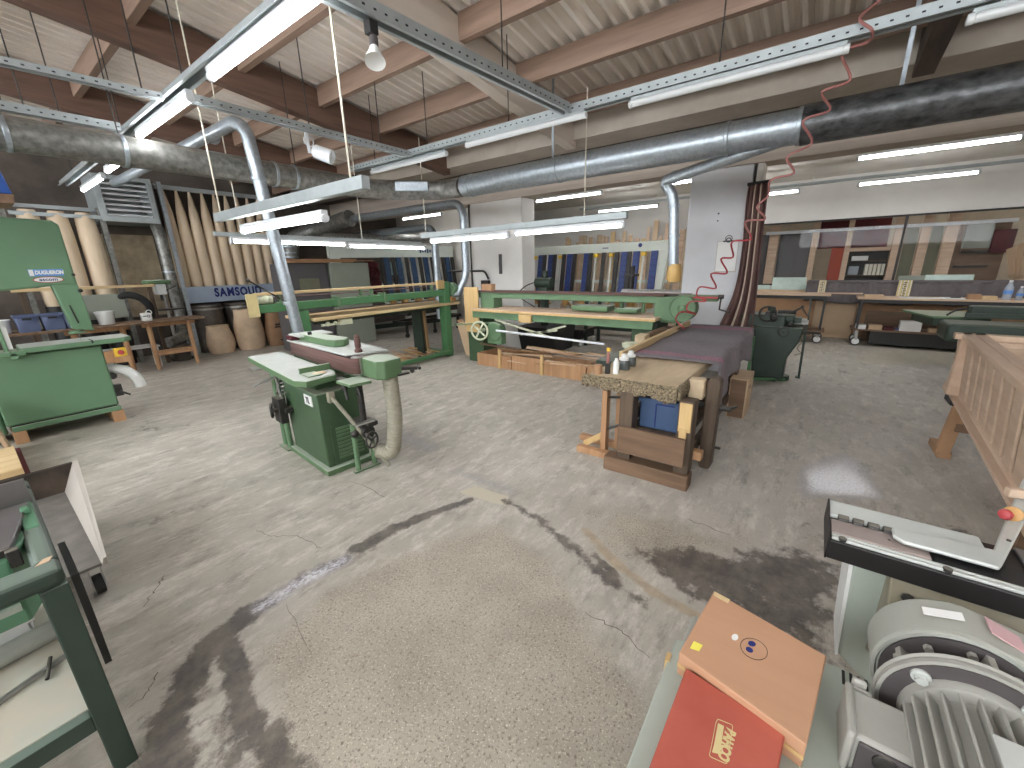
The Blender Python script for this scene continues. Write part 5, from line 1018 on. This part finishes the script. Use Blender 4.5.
obj('lower_tray', B().prism([(q.x,q.y) for q in (a,b_,c,d)], 'Z', .5401, .555), M['maroon'], rc)
ex = (PZ(733,724,.6)-PZ(709,760,.6)); o_ = PZ(720.5,741,.6)
lx = (PZ(731,727,.6)-PZ(733,762,.6)).normalized(); pr_ = [PZ(*p,.6) for p in ((718,719),(733,725),(727,764),(709,756),(711,748),(716,722))]
obj('gold_frame', B().tube([Vector((q.x,q.y,.5995)) for q in bend(pr_+[pr_[0]], .006, 3)], .0009, 5), M['gold'], rc)
p1, p2 = PZ(731,728,.6), PZ(722,761,.6); e1 = (p2-p1).normalized(); e1.z = 0; e2 = Vector((-e1.y, e1.x, 0))
words('gold_name', 'BAHCO', .030, ((p1.x+p2.x)/2,(p1.y+p2.y)/2,.5987), e1, e2, M['gold'], rc, .0005, .0014, sx=.78)
obj('gold_fish_mark', B().prism([(q.x,q.y) for q in [PZ(*p,.5995) for p in ((718,723),(724,726),(720,754),(712,752),(714,745))]], 'Z', .5987, .5995), M['gold'], rc)

# ------------------------------------------------------------------ near left corner
t = thing('machine_stand', 'dark green welded stand with a mint green machine on top at the lower left', 'machine', (-.25,2.1,0))
obj('leg', B().box(-.062,.0,1.745,1.80,0,.785), M['gleg'], t, bevel=.004); obj('leg', B().box(-.062,.0,2.62,2.68,0,.785), M['gleg'], t, bevel=.004); obj('leg', B().box(-.62,-.56,1.745,1.8,0,.785), M['gleg'], t, bevel=.004); obj('leg', B().box(-.62,-.56,2.62,2.68,0,.785), M['gleg'], t, bevel=.004)
obj('top_frame', B().box(-.62,.0,1.73,1.83,.79,.85).box(-.62,.0,2.6,2.7,.79,.85).box(-.06,.0,1.83,2.6,.79,.845), M['gleg'], t, bevel=.02, seg=3)
obj('lower_rail', B().box(-.60,-.062,1.750,1.795,.215,.28).box(-.60,-.062,2.62,2.67,.215,.28).box(-.055,-.008,1.80,2.62,.22,.28), M['gleg'], t, bevel=.003)
obj('shelf_board', B().box(-.60,-.045,1.79,2.64,.262,.285), mat('dusty_grey_shelf', (176,180,168), .7, c2=(196,184,166), scale=4), t)
bd = obj('body', B().prism([(-.55,1.95),(-.10,1.95),(-.05,2.08),(-.012,2.2),(-.008,2.58),(-.55,2.58)], 'Z', .60, .838), M['gbod'], t, bevel=.008)
obj('iron_table', B().prism([(-.55,1.99),(-.085,1.99),(-.06,2.13),(-.02,2.36),(-.55,2.36)], 'Z', .838, .862), M['iron'], bd, bevel=.003)
obj('fence_plate', B().box(-.55,-.008,2.39,2.405,.84,.945), M['iron'], bd, bevel=.003); obj('table_lip', B().box(-.55,-.085,1.975,1.99,.79,.862), M['dark'], bd, bevel=.003)
obj('cast_rib', B().box(-.05,-.012,2.12,2.5,.838,.85).box(-.02,-.004,2.2,2.55,.76,.80).box(-.045,-.02,2.26,2.30,.84,.872), M['gbod'], bd, bevel=.01)
obj('clamp_lever', B().box(-.10,-.07,1.955,1.985,.80,.86).cyl((-.13,1.98,.825),(-.13,1.955,.825),.014), M['dark'], bd, bevel=.004); obj('scale_bar', B().box(-.3,-.11,1.93,1.95,.66,.68), M['mgreen'], bd)
obj('warn_label', B().prism([(-.05,1.80),(-.02,1.80),(-.01,1.83),(-.03,1.83)], 'Z', .8505, .852), M['card'], bd)
one('side_shield', B().prism([(2.10,.62),(2.42,.62),(2.32,.12),(2.22,.10),(2.10,.40)], 'X', .010, .032), M['black'], 'thin black sheet standing between the green stand and the scrap bin', 'sheet')
t = thing('storage_box', 'small cream plastic box on the lower shelf of the green stand', 'box', (-.24,2.45,.285)); b = B(); b.box(-.36,-.13,2.34,2.6,.285,.293)
for a_ in ((-.36,-.35,2.34,2.6),(-.14,-.13,2.34,2.6),(-.36,-.13,2.34,2.35),(-.36,-.13,2.59,2.6)): b.box(*a_,.29,.40)
obj('shell', b, M['paper'], t, bevel=.004); obj('rim', B().box(-.375,-.36,2.33,2.61,.385,.405).box(-.13,-.115,2.33,2.61,.385,.405).box(-.375,-.115,2.325,2.34,.385,.405), M['paper'], t)
t = thing('steel_bar', 'bright steel bar with a cross pin lying on the shelf of the green stand', 'bar', (-.25,2.1,.285)); obj('bar', B().beam((-.50,1.97,.292),(-.05,2.14,.292),.02,.012), M['steel'], t); obj('cross_pin', B().cyl((-.13,2.05,.294),(-.11,2.16,.30),.006), M['dark'], t)
one('grey_tube', B().cyl((-.55,2.24,.325),(-.06,2.30,.325),.04), M['mgrey'], 'thick grey tube lying along the back of the stand shelf', 'tube', bevel=.004)
t = thing('scrap_bin', 'rusty steel scrap bin on casters behind the green stand', 'bin', (-.15,3.5,0))
obj('rear_wall', B().prism([(-.62,.26),(.135,.26),(.215,.45),(-.62,.45)], 'Y', 4.02, 4.05), M['bin'], t); obj('floor_sheet', B().add([(-.62,2.85,.235),(.128,2.85,.235),(.135,4.03,.26),(-.62,4.03,.26),(-.62,2.85,.22),(.128,2.85,.22),(.135,4.03,.245),(-.62,4.03,.245)], [(0,1,2,3),(7,6,5,4),(0,4,5,1),(1,5,6,2),(2,6,7,3),(3,7,4,0)]), M['binf'], t)
obj('side_wall', B().add([(.128,2.82,.235),(.135,4.05,.26),(.215,4.05,.45),(.138,2.82,.27),(.150,2.82,.235),(.165,4.05,.24),(.245,4.05,.45),(.152,2.82,.275)], [(0,1,2,3),(7,6,5,4),(4,5,1,0),(3,2,6,7),(1,5,6,2),(0,3,7,4)]), M['binrim'], t)
for x, y in ((.10,2.98),(-.55,2.98),(.10,3.9),(-.55,3.9)):
    w = obj('caster', B().cyl((x-.02,y,.055),(x+.02,y,.055),.055,n=22), M['rubber'], t, bevel=.006); obj('caster_fork', B().box(x-.028,x-.022,y-.02,y+.02,.05,.22).box(x+.022,x+.028,y-.02,y+.02,.05,.22), M['steel'], w)
t = thing('pallet_stack', 'pale timber block on a reddish board at the left picture edge', 'timber', (-.3,5.6,0)); obj('lower_block', B().box(-.8,.03,5.0,5.9,0,.15), M['maroon'], t, bevel=.004)
obj('top_board', B().box(-.8,.0,5.0,5.75,.16,.215), M['beech'], t, bevel=.004); obj('spacer', B().box(-.3,-.05,5.1,5.7,.15,.16), M['old'], t)
one('leaning_board', B().obox((-.06,6.2,.28),(.03,.45,.56),Matrix.Rotation(-.12,3,'Y')), M['card'], 'pinkish board leaning by the left side of the green bandsaw', 'board', bevel=.003)

# ------------------------------------------------------------------ organ case on the right
O = Vector((4.718,-.99,0)); du = Vector((-.9973,.0742,0)).normalized(); dn = Vector((.0742,.9973,0)).normalized()
def W(u, v, z): return O+du*u+dn*v+Vector((0,0,z))
t = thing('wooden_case', 'long pale wooden case with ribbed panel on a trestle at the right edge', 'case', W(1.2,-.35,0))
def wprism(poly_vz, u0, u1):            # section across the case, pulled along it
    b = B(); n = len(poly_vz); b.add([W(u0,v,z) for v,z in poly_vz]+[W(u1,v,z) for v,z in poly_vz], [tuple(range(n-1,-1,-1)), tuple(range(n,2*n))]+[(i,(i+1)%n,n+(i+1)%n,n+i) for i in range(n)]); return b
def uprism(poly_uz, v0, v1):
    b = B(); n = len(poly_uz); b.add([W(u,v0,z) for u,z in poly_uz]+[W(u,v1,z) for u,z in poly_uz], [tuple(range(n-1,-1,-1)), tuple(range(n,2*n))]+[(i,(i+1)%n,n+(i+1)%n,n+i) for i in range(n)]); return b
obj('top_rail', wprism([(0,1.06),(.005,1.085),(0,1.10),(-.055,1.10),(-.055,1.094),(-.068,1.094),(-.068,1.10),(-.125,1.10),(-.125,1.05),(-.02,1.05)], -.10, 2.33), M['olight'], t, bevel=.003)
sp = obj('side_panel', wprism([(-.045,1.05),(-.085,.60),(-.105,.60),(-.065,1.05)], .03, 2.33), M['olight_shade'], t)
for k in range(9):
    u = .36+.235*k; obj('panel_board', wprism([(-.030,1.05),(-.068,.61),(-.085,.61),(-.045,1.05)], u, u+.17), M['olight'], t, bevel=.006)
obj('end_board', wprism([(-.026,1.05),(-.064,.61),(-.085,.61),(-.045,1.05)], .0, .28), M['olight'], t, bevel=.004)
obj('bottom_ledge', wprism([(-.02,.60),(-.02,.575),(-.16,.575),(-.16,.60)], -.20, 2.33), M['olight'], t, bevel=.003); obj('ledge_bead', wprism([(-.085,.60),(-.085,.625),(-.068,.615),(-.06,.60)], .05, 2.33), M['olight'], t)
ep = [(.0,1.055),(-.09,1.055),(-.105,1.035),(-.10,1.01),(-.075,.985),(-.05,.97),(-.045,.90),(-.055,.80),(-.07,.72),(-.10,.68),(-.15,.665),(-.185,.65),(-.195,.625),(-.18,.60),(.03,.60),(.03,1.055)]
obj('end_panel', uprism(ep, -.85, .01), M['olight'], t, bevel=.003); obj('end_rail', uprism([(-.10,1.055),(-.10,1.10),(.0,1.10),(.0,1.055)], -.85, .045), M['olight'], t, bevel=.004); obj('end_bead', uprism([(.09,.99),(.07,.99),(.07,1.02),(.09,1.02)], -.82, -.10), M['olight'], t)
obj('far_panel', wprism([(-.80,1.10),(-.82,.60),(-.85,.60),(-.85,1.10)], .05, 2.33), M['olight'], t); obj('floor_panel', wprism([(-.10,.60),(-.82,.60),(-.82,.62),(-.10,.62)], .05, 2.33), M['olight'], t)
t = thing('trestle', 'wooden trestle with slanted leg and block foot under the pale case', 'trestle', (4.8,-1.3,0))
obj('bearer', B().box(4.66,4.88,-1.9,-1.015,.515,.572), M['black'], t, bevel=.006)
for y, s in ((-1.10,1),(-1.80,-1)):
    lg = obj('leg', B().beam((4.74,y-.0*s,.52),(4.81,y+.02*s,.06),.06,.09,(0,1,0)), M['cardd'], t, bevel=.004); obj('foot_block', B().box(4.80,5.16,y-.045,y+.045,0,.06), M['cardd'], lg, bevel=.004)
obj('cross_bar', B().box(4.72,4.80,-1.8,-1.10,.28,.35), M['oldm'], t, bevel=.004)
t = thing('trestle', 'second trestle under the near end of the pale case, hidden by the planer', 'trestle', (2.7,-1.2,0)); obj('bearer', B().box(2.62,2.78,-1.75,-.90,.50,.572), M['old'], t)
for y in (-.96,-1.68): obj('leg', B().box(2.66,2.74,y-.04,y+.04,0,.5), M['oldm'], t)

# ------------------------------------------------------------------ far right: lathe, trolleys, window clutter
t = thing('spindle_machine', 'dark green machine with a small grey side table behind the blanket', 'machine', (7.0,.4,0))
obj('column', B().prism([(.22,.05),(.62,.05),(.66,.80),(.08,.80),(.10,.62),(.22,.35)], 'X', 6.75, 7.2), M['gdk'], t, bevel=.02); obj('foot', B().cyl((7.0,.28,0),(7.0,.28,.07),.13,n=24).box(6.8,7.2,.3,.7,0,.05), M['gdk'], t, bevel=.01)
hd = obj('head', B().box(6.8,7.2,.30,.85,.78,.96).cyl((6.9,.45,.9),(6.9,.2,.9),.07).cyl((7.0,.5,.96),(7.0,.5,1.06),.05), M['gdk'], t, bevel=.02)
b = B(); b.torus((6.72,.52,.98),(1,.2,0),.10,.014,24,8).ball((6.70,.44,.92),.045).cyl((6.72,.52,.98),(6.85,.52,.98),.03); obj('handwheel', b, M['dark'], hd)
obj('lever_arm', B().cyl((6.95,.32,.94),(6.95,.15,1.06),.012).ball((6.95,.14,1.07),.022).beam((6.95,.14,1.06),(6.98,.05,.92),.02,.012), M['dark'], hd); obj('spindle', B().cyl((7.05,.42,.98),(7.05,.20,.98),.03), M['dark'], hd); obj('clamp_knob', B().ball((6.8,.24,.84),.035), M['dark'], hd); obj('hand_crank', B().torus((6.74,.30,.74),(1,.1,0),.06,.01,20,7).cyl((6.74,.30,.74),(6.82,.30,.74),.018), M['dark'], hd); obj('fence_plate', B().box(6.85,7.0,.12,.30,.86,.93), M['gdk'], hd, bevel=.01)
tb = obj('side_table', B().box(6.92,7.38,.04,.34,.83,.862), M['dusty'], t, bevel=.006); obj('table_leg', B().beam((7.22,.06,.83),(7.22,.04,.0),.05,.03).beam((7.22,.02,0),(7.22,.08,0.02),.08,.02), M['gleg'], tb); obj('post_bar', B().beam((7.22,.05,.86),(7.24,.06,1.16),.04,.02), M['gleg'], tb)
obj('cable', B().tube(smooth([(7.15,.14,.62),(7.2,.08,.55),(7.18,.12,.45),(7.2,.07,.38),(7.15,.14,.35)],5),.008,6), M['hose'], t); obj('frame_bar', B().beam((6.4,.62,.02),(6.4,.62,.70),.04,.04).beam((6.4,.62,.10),(6.9,.20,.03),.03,.03), M['gls'], t)
def trolley(label, x, y0, y1, zt, zs, dpt):
    t = thing('trolley', label, 'trolley', (x+dpt/2,(y0+y1)/2,0))
    obj('top_board', B().box(x,x+dpt,y0,y1,zt-.035,zt), M['beechy'], t, bevel=.004); obj('frame', B().box(x+.02,x+dpt-.02,y0+.06,y1-.06,zt-.10,zt-.036), M['black'], t)
    obj('shelf', B().box(x,x+dpt,y0,y1,zs-.03,zs), M['oldm'], t, bevel=.004); obj('shelf_skirt', B().box(x+.03,x+dpt-.03,y0+.3,y1-.30,.06,zs-.031) if y0 < -1 else B().box(x+.03,x+dpt-.03,y0+.05,y1-.05,zs-.08,zs-.031), M['black'], t)
    for yy in (y0+.08,y1-.08):
        for xx in (x+.04,x+dpt-.04): obj('leg', B().beam((xx,yy,zs),(xx,yy,zt-.04),.035,.035), M['black'], t)
    for yy in (y0+.10,y1-.10):
        for xx in (x+.07,x+dpt-.07):
            w = obj('caster', B().cyl((xx-.02,yy,.085),(xx+.02,yy,.085),.085,n=20), M['dark'], t, bevel=.006); obj('wheel_hub', B().cyl((xx-.023,yy,.085),(xx+.023,yy,.085),.062,n=20), M['white'], w); obj('fork', B().box(xx-.03,xx+.03,yy-.02,yy+.02,.12,zs-.03), M['steel'], w)
trolley('trolley with a pale board top standing left by the stacked brown boards', 10.5, -.23, 1.25, 1.01, .27, .55)
trolley('long trolley with bottles and papers on its pale top, by the right wall', 10.6, -3.6, -.66, .955, .335, .6)
def item(name, b, m, label, cat, **k): return one(name, b, M[m] if isinstance(m, str) else m, label, cat, **k)
for i, (y, m_, sz, lb) in enumerate(((-.90,'card',(.25,.28,.05),'flat pale parcel at the left end of the long trolley top'),(-1.55,'paper',(.30,.55,.012),'white sheets lying on the middle of the long trolley'),(-1.98,'paper',(.3,.28,.018),'white papers left of the black pad on the long trolley'),(-2.02,'black',(.1,.12,.03),'small black pad on the long trolley top'),(-2.24,'cardd',(.12,.16,.09),'reddish brown box near the bottles on the long trolley'),(-2.42,'beech',(.16,.18,.06),'pale wooden piece beside the bottles on the long trolley'),(-2.98,'beech',(.14,.16,.04),'flat yellowish tin right of the bottles'))):
    item('parcel' if i in (0,) else ('paper_sheet' if m_=='paper' else 'small_box'), B().obox((10.75,y,.955+sz[2]/2),sz), m_, lb, 'box' if m_!='paper' else 'paper', bevel=.003)
for y, r, hh, lb in ((-2.62,.055,.33,'large clear water bottle on the long trolley'),(-2.76,.042,.23,'small clear water bottle beside the large one')):
    t = thing('water_bottle', lb, 'bottle', (10.72,y,.955)); obj('body', B().lathe((10.72,y,.955),[(r*.9,0),(r,.01),(r,hh*.62),(r*.45,hh*.86),(r*.4,hh*.9)],18), M['bottle'], t); obj('cap', B().cyl((10.72,y,.955+hh*.9),(10.72,y,.955+hh),r*.42), M['paper'], t); obj('label_band', B().cyl((10.72,y,.955+hh*.3),(10.72,y,.955+hh*.5),r*1.02), M['bluelabel'], t)
for y, m_, sz, lb in ((-.80,'paper',(.2,.16,.08),'crumpled pale pack at the left end of the lower trolley shelf'),(-1.02,'card',(.2,.2,.09),'pale box second on the lower trolley shelf'),(-1.22,'maroon',(.2,.14,.06),'dark red box on the lower trolley shelf'),(-1.52,'paper',(.2,.30,.19),'large white box on the lower trolley shelf'),(-1.38,'bluebin',(.14,.12,.05),'bluish packet on the lower trolley shelf'),(-1.85,'card',(.16,.14,.07),'pinkish packet right of the large white box')): item('small_box', B().obox((10.76,y,.335+sz[2]/2),sz), m_, lb, 'box', bevel=.004)
item('narrow_shelf_board', B().box(11.0,11.15,-.75,.2,.99,1.01), 'beechy', 'narrow pale board on the stack behind the left trolley', 'board')
for i, (x, y0, y1, z1, m_, lb) in enumerate(((11.80,-.2,1.45,1.02,'card','pale brown sheet of stacked board behind the left trolley'),(11.66,-.1,1.45,.86,'cardd','darker brown board in front of the pale sheet behind the left trolley'),(11.55,-.72,.0,.88,'card','cardboard sheet standing between the two trolleys'),(11.62,-4.0,-.55,.84,'cardd','long brown panel standing behind the long trolley'),(11.50,-2.0,-.9,.62,'oldm','low brown panel behind the long trolley'))): item('board_sheet', B().obox((x,(y0+y1)/2,z1/2),(.05,y1-y0,z1)), m_, lb, 'board', bevel=.003)
ff = B().grid(lambda u, v: (11.32-.10*v+.03*math.sin(u*37+v*3)*(v)+.02*math.sin(u*90), .22-4.2*u, 1.24-.03*math.sin(u*5)-(v*.42)+.02*math.sin(u*30)), 120, 10); 
fo_ = item('felt_cover', ff, 'felt', 'long charcoal felt cover draped over the boards by the window', 'cover', solid=.012, ang=180)
obj('felt_top', B().box(11.3,11.75,-4.0,.22,1.20,1.245), M['felt'], fo_, bevel=.02)
for y, w_, lb in ((-.06,.13,'left patterned cloth strip over the felt'),(-1.37,.20,'right patterned cloth strip over the felt')):
    t = thing('cloth_strip', lb, 'strip', (11.24,y,.9)); obj('strap', B().box(11.225,11.235,y-w_/2,y+w_/2,.90,1.26), M['gold'], t)
    b = B()
    for k in range(4): b.box(11.219,11.226,y-w_/2+.012+k*w_/4,y-w_/2+.022+k*w_/4,.90,1.26)
    obj('strip_pattern', b, M['paper'], t)
    b = B()
    for k in range(9): b.box(11.219,11.226,y-.03+.015*(k%2),y+.02+.015*(k%2),.92+.036*k,.936+.036*k)
    obj('strip_motif', b, M['old'], t)
for x, y0, y1, z0, z1, lb in ((11.86,.25,.92,.98,1.30,'pale green foam sheet standing behind the left patterned strip'),(11.82,.1,.3,1.0,1.16,'small white sheet on the board stack by the window'),(11.85,-2.4,-1.72,1.2,1.345,'pale green sheet behind the felt at the right'),(11.88,-1.72,-1.32,1.2,1.33,'grey case behind the right patterned strip'),(11.9,.95,1.4,.98,1.12,'pale sheet at the left end of the board stack')): item('foam_sheet', B().box(x,x+.03,y0,y1,z0,z1), mat('pale_mint_sheet', (196,214,206), .7) if 'grey' not in lb else 'cabg', lb, 'sheet', bevel=.003)
# dark green planer at the right
t = thing('surface_planer', 'dark green machine with flat tables partly hidden by the pale wooden case', 'planing machine', (8.4,-2.0,0))
obj('far_table', B().prism([(9.7,-1.22),(9.75,-2.1),(8.9,-2.1),(8.75,-1.45)], 'Z', .80,.83), M['gls2'], t, bevel=.005); obj('far_apron', B().prism([(9.5,-1.33),(9.5,-2.1),(8.9,-2.1),(8.8,-1.48)], 'Z', .68,.80), M['gdk'], t, bevel=.01)
obj('near_cover', B().box(7.6,8.15,-3.2,-1.43,.62,.86), M['gdk'], t, bevel=.05, seg=3); obj('fence', B().box(8.7,8.9,-3.4,-1.82,.84,1.0), M['gdk'], t, bevel=.03, seg=3); obj('fence_plate', B().box(8.68,8.7,-3.4,-1.78,.83,.90), M['gdk'], t); obj('body', B().box(7.9,9.2,-3.2,-2.35,.02,.68), M['gdk'], t, bevel=.03)
obj('arm_loop', B().tube(smooth([(8.85,-1.62,.84),(8.85,-1.72,.93),(8.85,-1.9,.96)],4),.015,6), M['dark'], t)
# curtain, clipboard
t = thing('strip_curtain', 'heavy brown curtain with pale edges gathered beside the grey pillar', 'curtain', (6.8,.9,0))
LE = smooth([PX(749,186,6.86),PX(746,205,6.86),PX(742,250,6.85),PX(734,292,6.82),PX(717,330,6.78)], 5)
RE = smooth([PX(768,183,6.86),PX(766,205,6.86),PX(761,250,6.85),PX(756,300,6.82),PX(751,335,6.78)], 5)
def cur(u, v): 
    q = v*(len(LE)-1); i = min(int(q), len(LE)-2); a, b_ = LE[i].lerp(LE[i+1], q-i), RE[i].lerp(RE[i+1], q-i); return a.lerp(b_, u)
def fold(u, v): p = cur(u, v); return (p.x+.045*math.sin(u*PI*7+.6*v)*(.5+.5*v), p.y, p.z)
obj('drop', B().grid(fold, 44, 22), M['curtain'], t, solid=.012, ang=180)
for u0 in (.36, .66): obj('pale_edge', B().grid(lambda u, v: Vector(cur(u0+.07*u, v))-Vector((.06,0,0)), 2, 22), M['cream'], t, solid=.014, ang=180)
obj('hook_bar', B().cyl(LE[0]+Vector((0,.02,.02)), RE[0]+Vector((0,-.02,.02)), .022), M['black'], t)
t = thing('clipboard', 'white clipboard hanging on the grey pillar', 'clipboard', (6.98,1.15,1.7)); obj('sheet', B().box(6.985,6.992,1.04,1.31,1.56,1.98), M['paper'], t); obj('board', B().box(6.992,6.999,1.03,1.32,1.54,1.99), M['binrim'], t); obj('clip', B().torus((6.98,1.17,2.0),(1,0,0),.03,.006,16,6).box(6.975,6.99,1.10,1.24,1.975,1.995).torus((6.98,1.17,2.02),(1,0,0),.045,.004,16,6), M['black'], t)
one('wall_dowel', B().cyl((6.99,1.35,2.38),(7.0,1.35,2.38),.012).cyl((6.99,1.35,2.28),(7.0,1.35,2.28),.01), M['black'], 'two small dark plugs high on the grey pillar', 'plug')
# office seen through the window
for y, w_ in ((1.12,.20),(.25,.12),(-.42,.10),(-1.30,.18),(-1.72,.16),(-2.12,.20),(-3.3,.2)): one('office_post', B().box(13.0,13.14,y-w_/2,y+w_/2,0,3.2), M['beechy'], {1.12:'light timber post left of the blue crates inside the office',.25:'narrow timber post inside the office by the red panel',-.42:'timber jamb left of the office shelf',-1.30:'timber post right of the binders',-1.72:'middle post between the two dark office panels',-2.12:'wide pale timber right of the dark office panels',-3.3:'timber post at the far right of the office'}[y], 'post')
one('office_partition', B().box(13.4,13.45,-1.15,.18,1.95,2.6), M['maroon'], 'dark red panel high inside the office', 'panel')
t = thing('office_shelf', 'dark open shelf with binders seen through the window', 'shelf', (13.3,-.85,0)); obj('frame', B().box(13.1,13.5,-1.24,-.40,1.86,1.93), M['beechy'], t)
for z in (1.0,1.28,1.62): obj('board', B().box(13.15,13.5,-1.22,-.42,z,z+.025), M['old'], t)
obj('rear_panel', B().box(13.5,13.52,-1.25,-.40,.0,1.9), M['black'], t); obj('side_panel', B().box(13.15,13.5,-.42,-.40,0,1.9).box(13.15,13.5,-1.25,-1.23,0,1.9), M['beechy'], t)
for k in range(5): one('binder', B().box(13.2,13.45,-.86-.075*k-.03,-.86-.075*k+.03,1.305,1.56), M['binder'], 'pale binder standing in the row on the office shelf', 'binder', 'binders on the office shelf', bevel=.003)
one('bottle_pack', B().box(13.2,13.42,-.72,-.52,1.305,1.52), M['bottle'], 'pack of water bottles left of the binders', 'bottles', bevel=.02); one('white_box', B().box(13.2,13.4,-.85,-.55,1.645,1.75), M['paper'], 'white box on the upper office shelf', 'box')
for y0, y1, m_, lb in ((.30,1.0,'cabd','dark grey panel behind the glass left of the red panel'),(-1.63,-1.38,'olive','left dark olive panel between the office posts'),(-2.02,-1.81,'olive','right dark olive panel between the office posts'),(-3.0,-2.25,'oldm','brown board wall deep in the office at the right'),(1.25,2.2,'cabd','dark panel at the left end of the office')): one('office_partition', B().box(13.2,13.24,y0,y1,.4,2.35 if m_!='card' else 2.9), M[m_], lb, 'panel')
one('office_strip', B().box(12.9,12.95,-3.0,1.3,2.33,2.40), M['lampw'], 'long white strip across the office behind the glass', 'rail')  # plain white strip across the office
one('red_curtain', B().box(13.0,13.03,-.36,-.12,1.1,1.95), mat('rust_red_sheet', (150,66,48), .8), 'rust red sheet beside the office shelf', 'sheet')
for x, y0, y1, z0, z1, m_, lb in ((13.1,-2.85,-2.35,1.75,1.80,'dark','dark shelf plank at the right in the office'),(13.1,-2.8,-2.3,1.45,1.5,'dark','lower dark shelf plank at the right in the office'),(13.0,-3.05,-2.75,1.75,2.2,'maroon','dark red coat hanging at the right in the office'),(13.1,-2.75,-2.35,1.85,2.4,'cabg','grey sheet standing at the right in the office')): item('office_item', B().box(x,x+.1,y0,y1,z0,z1), m_, lb, 'office furniture')
one('pale_cloth', B().grid(lambda u, v: (12.9+.04*math.sin(u*18), -2.95-.35*u-.15*v*(1-u), 2.0-.75*v-.2*(1-u)*(1-v)), 12, 8), M['card'], 'pale cloth hanging at the far right behind the glass', 'cloth', solid=.01)

# ------------------------------------------------------------------ world and view
w = bpy.data.worlds.new('world'); SC.world = w; w.use_nodes = True; w.node_tree.nodes['Background'].inputs['Color'].default_value = (.95,.975,1,1); w.node_tree.nodes['Background'].inputs['Strength'].default_value = 8.0
gm = M['glass']; nt = gm.node_tree; nt.nodes.clear(); ot = nt.nodes.new('ShaderNodeOutputMaterial'); tr = nt.nodes.new('ShaderNodeBsdfTransparent'); gl = nt.nodes.new('ShaderNodeBsdfGlossy'); gl.inputs['Roughness'].default_value = .02
fr = nt.nodes.new('ShaderNodeFresnel'); fr.inputs['IOR'].default_value = 1.2; mx = nt.nodes.new('ShaderNodeMixShader'); nt.links.new(fr.outputs[0], mx.inputs[0]); nt.links.new(tr.outputs[0], mx.inputs[1]); nt.links.new(gl.outputs[0], mx.inputs[2]); nt.links.new(mx.outputs[0], ot.inputs[0])
SC.view_settings.view_transform = 'Standard'; SC.view_settings.look = 'None'; SC.view_settings.gamma = 1; SC.view_settings.use_curve_mapping = False
SC.view_settings.exposure = 0.35
SC.cycles.use_denoising = True
SC.cycles.max_bounces = 8; SC.cycles.diffuse_bounces = 5; SC.cycles.glossy_bounces = 3; SC.cycles.transparent_max_bounces = 8; SC.cycles.caustics_reflective = False; SC.cycles.caustics_refractive = False
